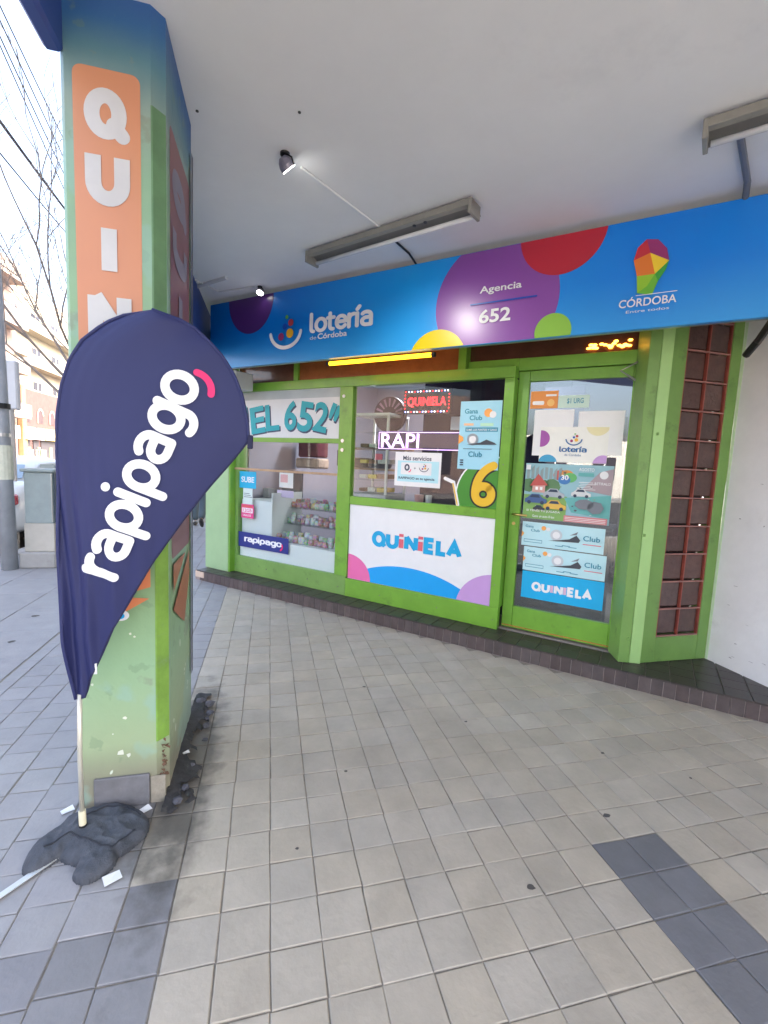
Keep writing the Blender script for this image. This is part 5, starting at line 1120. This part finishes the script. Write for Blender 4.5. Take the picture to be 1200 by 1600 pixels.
# bare street tree
tr = thing("bare_tree", "leafless street tree with thin upswept branches left of the pillar", "tree", W, (-2.75, 6.6, 0))
BARK = pm("bark", (.30, .25, .22), .9, var=.2, scale=20)
MB().tube([(-2.75, 6.6, -.01), (-2.77, 6.58, .9), (-2.74, 6.6, 1.7), (-2.76, 6.62, 2.3)], [.085, .07, .06, .05], 10).build("trunk", BARK, tr, smooth=True)
crown = MB(); RT = random.Random(11)
def branch(p, d, L_, r, lev):
    pts = [p]; rs = [r]; q = p.copy(); dd = d.copy(); n_ = 5
    for i in range(n_):
        dd = (dd+Vector((RT.gauss(0, .09), RT.gauss(0, .09), .035))).normalized(); q = q+dd*L_/n_; pts.append(q.copy()); rs.append(r*(1-.75*(i+1)/n_)+.0022)
        if lev < 4 and i > 0:
            for _ in range(1 if RT.random() < .9 else 2):
                ax = Vector((RT.gauss(0, 1), RT.gauss(0, 1), RT.gauss(0, .6))).normalized(); nd = (dd+ax*.55).normalized()
                branch(q.copy(), nd, L_*RT.uniform(.45, .65), r*.5*(1-.4*i/n_), lev+1)
    crown.tube(pts, rs, 4 if lev > 1 else 6, caps=False)
for k in range(7):
    a = k*.9+.3; tilt = RT.uniform(.5, .95); branch(Vector((-2.76, 6.62, 2.1+.05*k)), Vector((math.cos(a)*tilt, math.sin(a)*tilt, 1)).normalized(), 2.1+RT.random()*.6, .022, 1)
branch(Vector((-2.76, 6.62, 2.25)), Vector((-.75, -.25, 1)).normalized(), 2.6, .024, 1); branch(Vector((-2.76, 6.62, 2.0)), Vector((-.95, .0, .75)).normalized(), 2.3, .022, 1)
crown.build("branches", BARK, tr)
# overhead wires
def wire(k, label, p0, p1, r):
    a, b2 = Vector(p0), Vector(p1); d = b2-a; a = a-d*2.2; b2 = b2+d*2.2; pts = [a+(b2-a)*t_/12-Vector((0, 0, .25*math.sin(math.pi*t_/12)-.25)) for t_ in range(13)]
    o = MB().tube(pts, r, 5).build("overhead_wire", pm("wire", (.05, .05, .07), .6), org=a); setp(o, label, "wire", "wires over the street")
def unray(u, v, dist): return CAM+(ca*((u-600)/718.07)+cb*((800-v)/718.07)+cc)*dist
for k, (u0, v0, u1, v1, r, lb) in enumerate(((0, 10, 93, 205, .013, "topmost thin wire over the street"), (0, 33, 94, 235, .013, "second thin wire from the top over the street"), (0, 58, 95, 262, .013, "third thin wire from the top over the street"),
        (0, 72, 95, 285, .012, "fourth thin wire from the top over the street"), (0, 190, 96, 320, .032, "thick black cable crossing low over the street"), (0, 240, 97, 357, .016, "thin wire just below the thick black cable"))):
    d0, d1 = 9.0, 12.5
    wire(k, lb, unray(u0, v0, d0), unray(u1, v1, d1), r)

# ------------------------------------------------------------------ pedestrian far down the pavement
def skin_mesh(name, verts, edges, radii, mat, parent, root=0, sub=2):
    me = bpy.data.meshes.new(name); me.from_pydata([Vector(v) for v in verts], edges, []); o = bpy.data.objects.new(name, me); COL.objects.link(o); o.parent = parent
    md = o.modifiers.new("skin", 'SKIN'); md.use_smooth_shade = True
    for i, sv in enumerate(me.skin_vertices[0].data): sv.radius = (radii[i], radii[i]) if not isinstance(radii[i], tuple) else radii[i]; sv.use_root = (i == root)
    o.modifiers.new("sub", 'SUBSURF').levels = sub; o.modifiers["sub"].render_levels = sub; me.materials.append(mat); return o
pe = thing("person", "pedestrian in dark blue-grey trousers and dark jacket walking away beyond the shop corner", "person", W, (0, 0, 0))
SK = pm("skin", (.45, .28, .2), .55)
V = [(0, 0, .95), (0, 0, 1.15), (0, .02, 1.38), (0, .01, 1.50), (0, 0, 1.62), (0, 0, 1.72), (-.17, .01, 1.40), (-.22, -.08, 1.12), (-.20, .02, .90), (.17, .01, 1.40), (.22, .10, 1.12), (.20, .22, .94), (-.09, 0, .90), (-.10, .20, .50), (-.10, .10, .10), (.09, 0, .90), (.09, -.12, .50), (.09, -.42, .20)]
E2 = [(0, 1), (1, 2), (2, 3), (3, 4), (4, 5), (2, 6), (6, 7), (7, 8), (2, 9), (9, 10), (10, 11), (0, 12), (12, 13), (13, 14), (0, 15), (15, 16), (16, 17)]
RR = [(.14, .10), (.13, .10), (.15, .10), .05, (.075, .09), (.06, .07), .055, .042, .028, .055, .042, .028, .085, .06, .04, .085, .06, .04]
skin_mesh("body", V, E2, RR, SK, pe)
for hx, hy, hz in ((-.20, .02, .90), (.20, .22, .94)):
    HV = [(hx, hy, hz), (hx, hy+.01, hz-.07)]; HE = [(0, 1)]; HR = [.026, .034]
    for q in range(4): HV += [(hx-.0, hy-.028+.018*q, hz-.12), (hx, hy-.026+.018*q, hz-.15-.008*(q in (1, 2)))]; n_ = len(HV); HE += [(1, n_-2), (n_-2, n_-1)]; HR += [.0095, .008]
    HV += [(hx, hy-.045, hz-.06), (hx, hy-.055, hz-.095)]; n_ = len(HV); HE += [(0, n_-2), (n_-2, n_-1)]; HR += [.010, .009]
    skin_mesh("hand", HV, HE, HR, SK, pe, sub=1)
skin_mesh("jacket", [V[i] for i in (0, 1, 2, 6, 7, 9, 10)]+[(-.205, .0, .96), (.205, .19, .99)], [(0, 1), (1, 2), (2, 3), (3, 4), (4, 7), (2, 5), (5, 6), (6, 8)], [(.17, .125), (.16, .125), (.17, .12), .075, .058, .075, .058, .045, .045], pm("dark_jacket", (.03, .035, .05), .8), pe)
skin_mesh("trousers", [(0, 0, .98)]+[V[i] for i in (12, 13, 14, 15, 16, 17)], [(0, 1), (1, 2), (2, 3), (0, 4), (4, 5), (5, 6)], [(.15, .115), .105, .085, .075, .105, .085, .07], pm("blue_grey_trousers", (.07, .10, .12), .8), pe)
SH = pm("dark_shoe", (.03, .03, .03), .5)
for (x_, y_, z_, tl) in ((-.10, .12, .0, 0), (.09, -.42, .10, -.7)):
    sh_ = MB().loft([[(x_+.045*math.cos(a)*w_, y_+dy*math.cos(tl), z_+.045+dy*math.sin(tl)+.045*math.sin(a)*h_) for a in [k*math.pi/5 for k in range(10)]] for dy, w_, h_ in ((-.08, .7, .8), (-.02, .95, 1), (.08, 1, .7), (.16, .6, .45))]); sh_.build("shoe", SH, pe, smooth=True)
skin_mesh("hair", [(0, -.015, 1.66), (0, -.02, 1.72), (0, -.01, 1.76)], [(0, 1), (1, 2)], [(.085, .10), (.08, .095), (.05, .06)], pm("dark_hair", (.02, .015, .012), .7), pe)
nose = MB().add([(0, .125, 1.645), (-.015, .09, 1.64), (.015, .09, 1.64), (0, .09, 1.69)], [(0, 1, 2), (0, 1, 3), (0, 2, 3)]); nose.build("nose", SK, pe)
for sg_ in (-1, 1): MB().tube([(sg_*.03, .085, 1.685), (sg_*.03, .094, 1.685)], .008, 8).build("eye", BLACK, pe); MB().tube([(sg_*.078, .0, 1.64), (sg_*.09, -.01, 1.70)], [.012, .016], 6).build("ear", SK, pe)
pe.location = (-1.42, 8.65, 0)
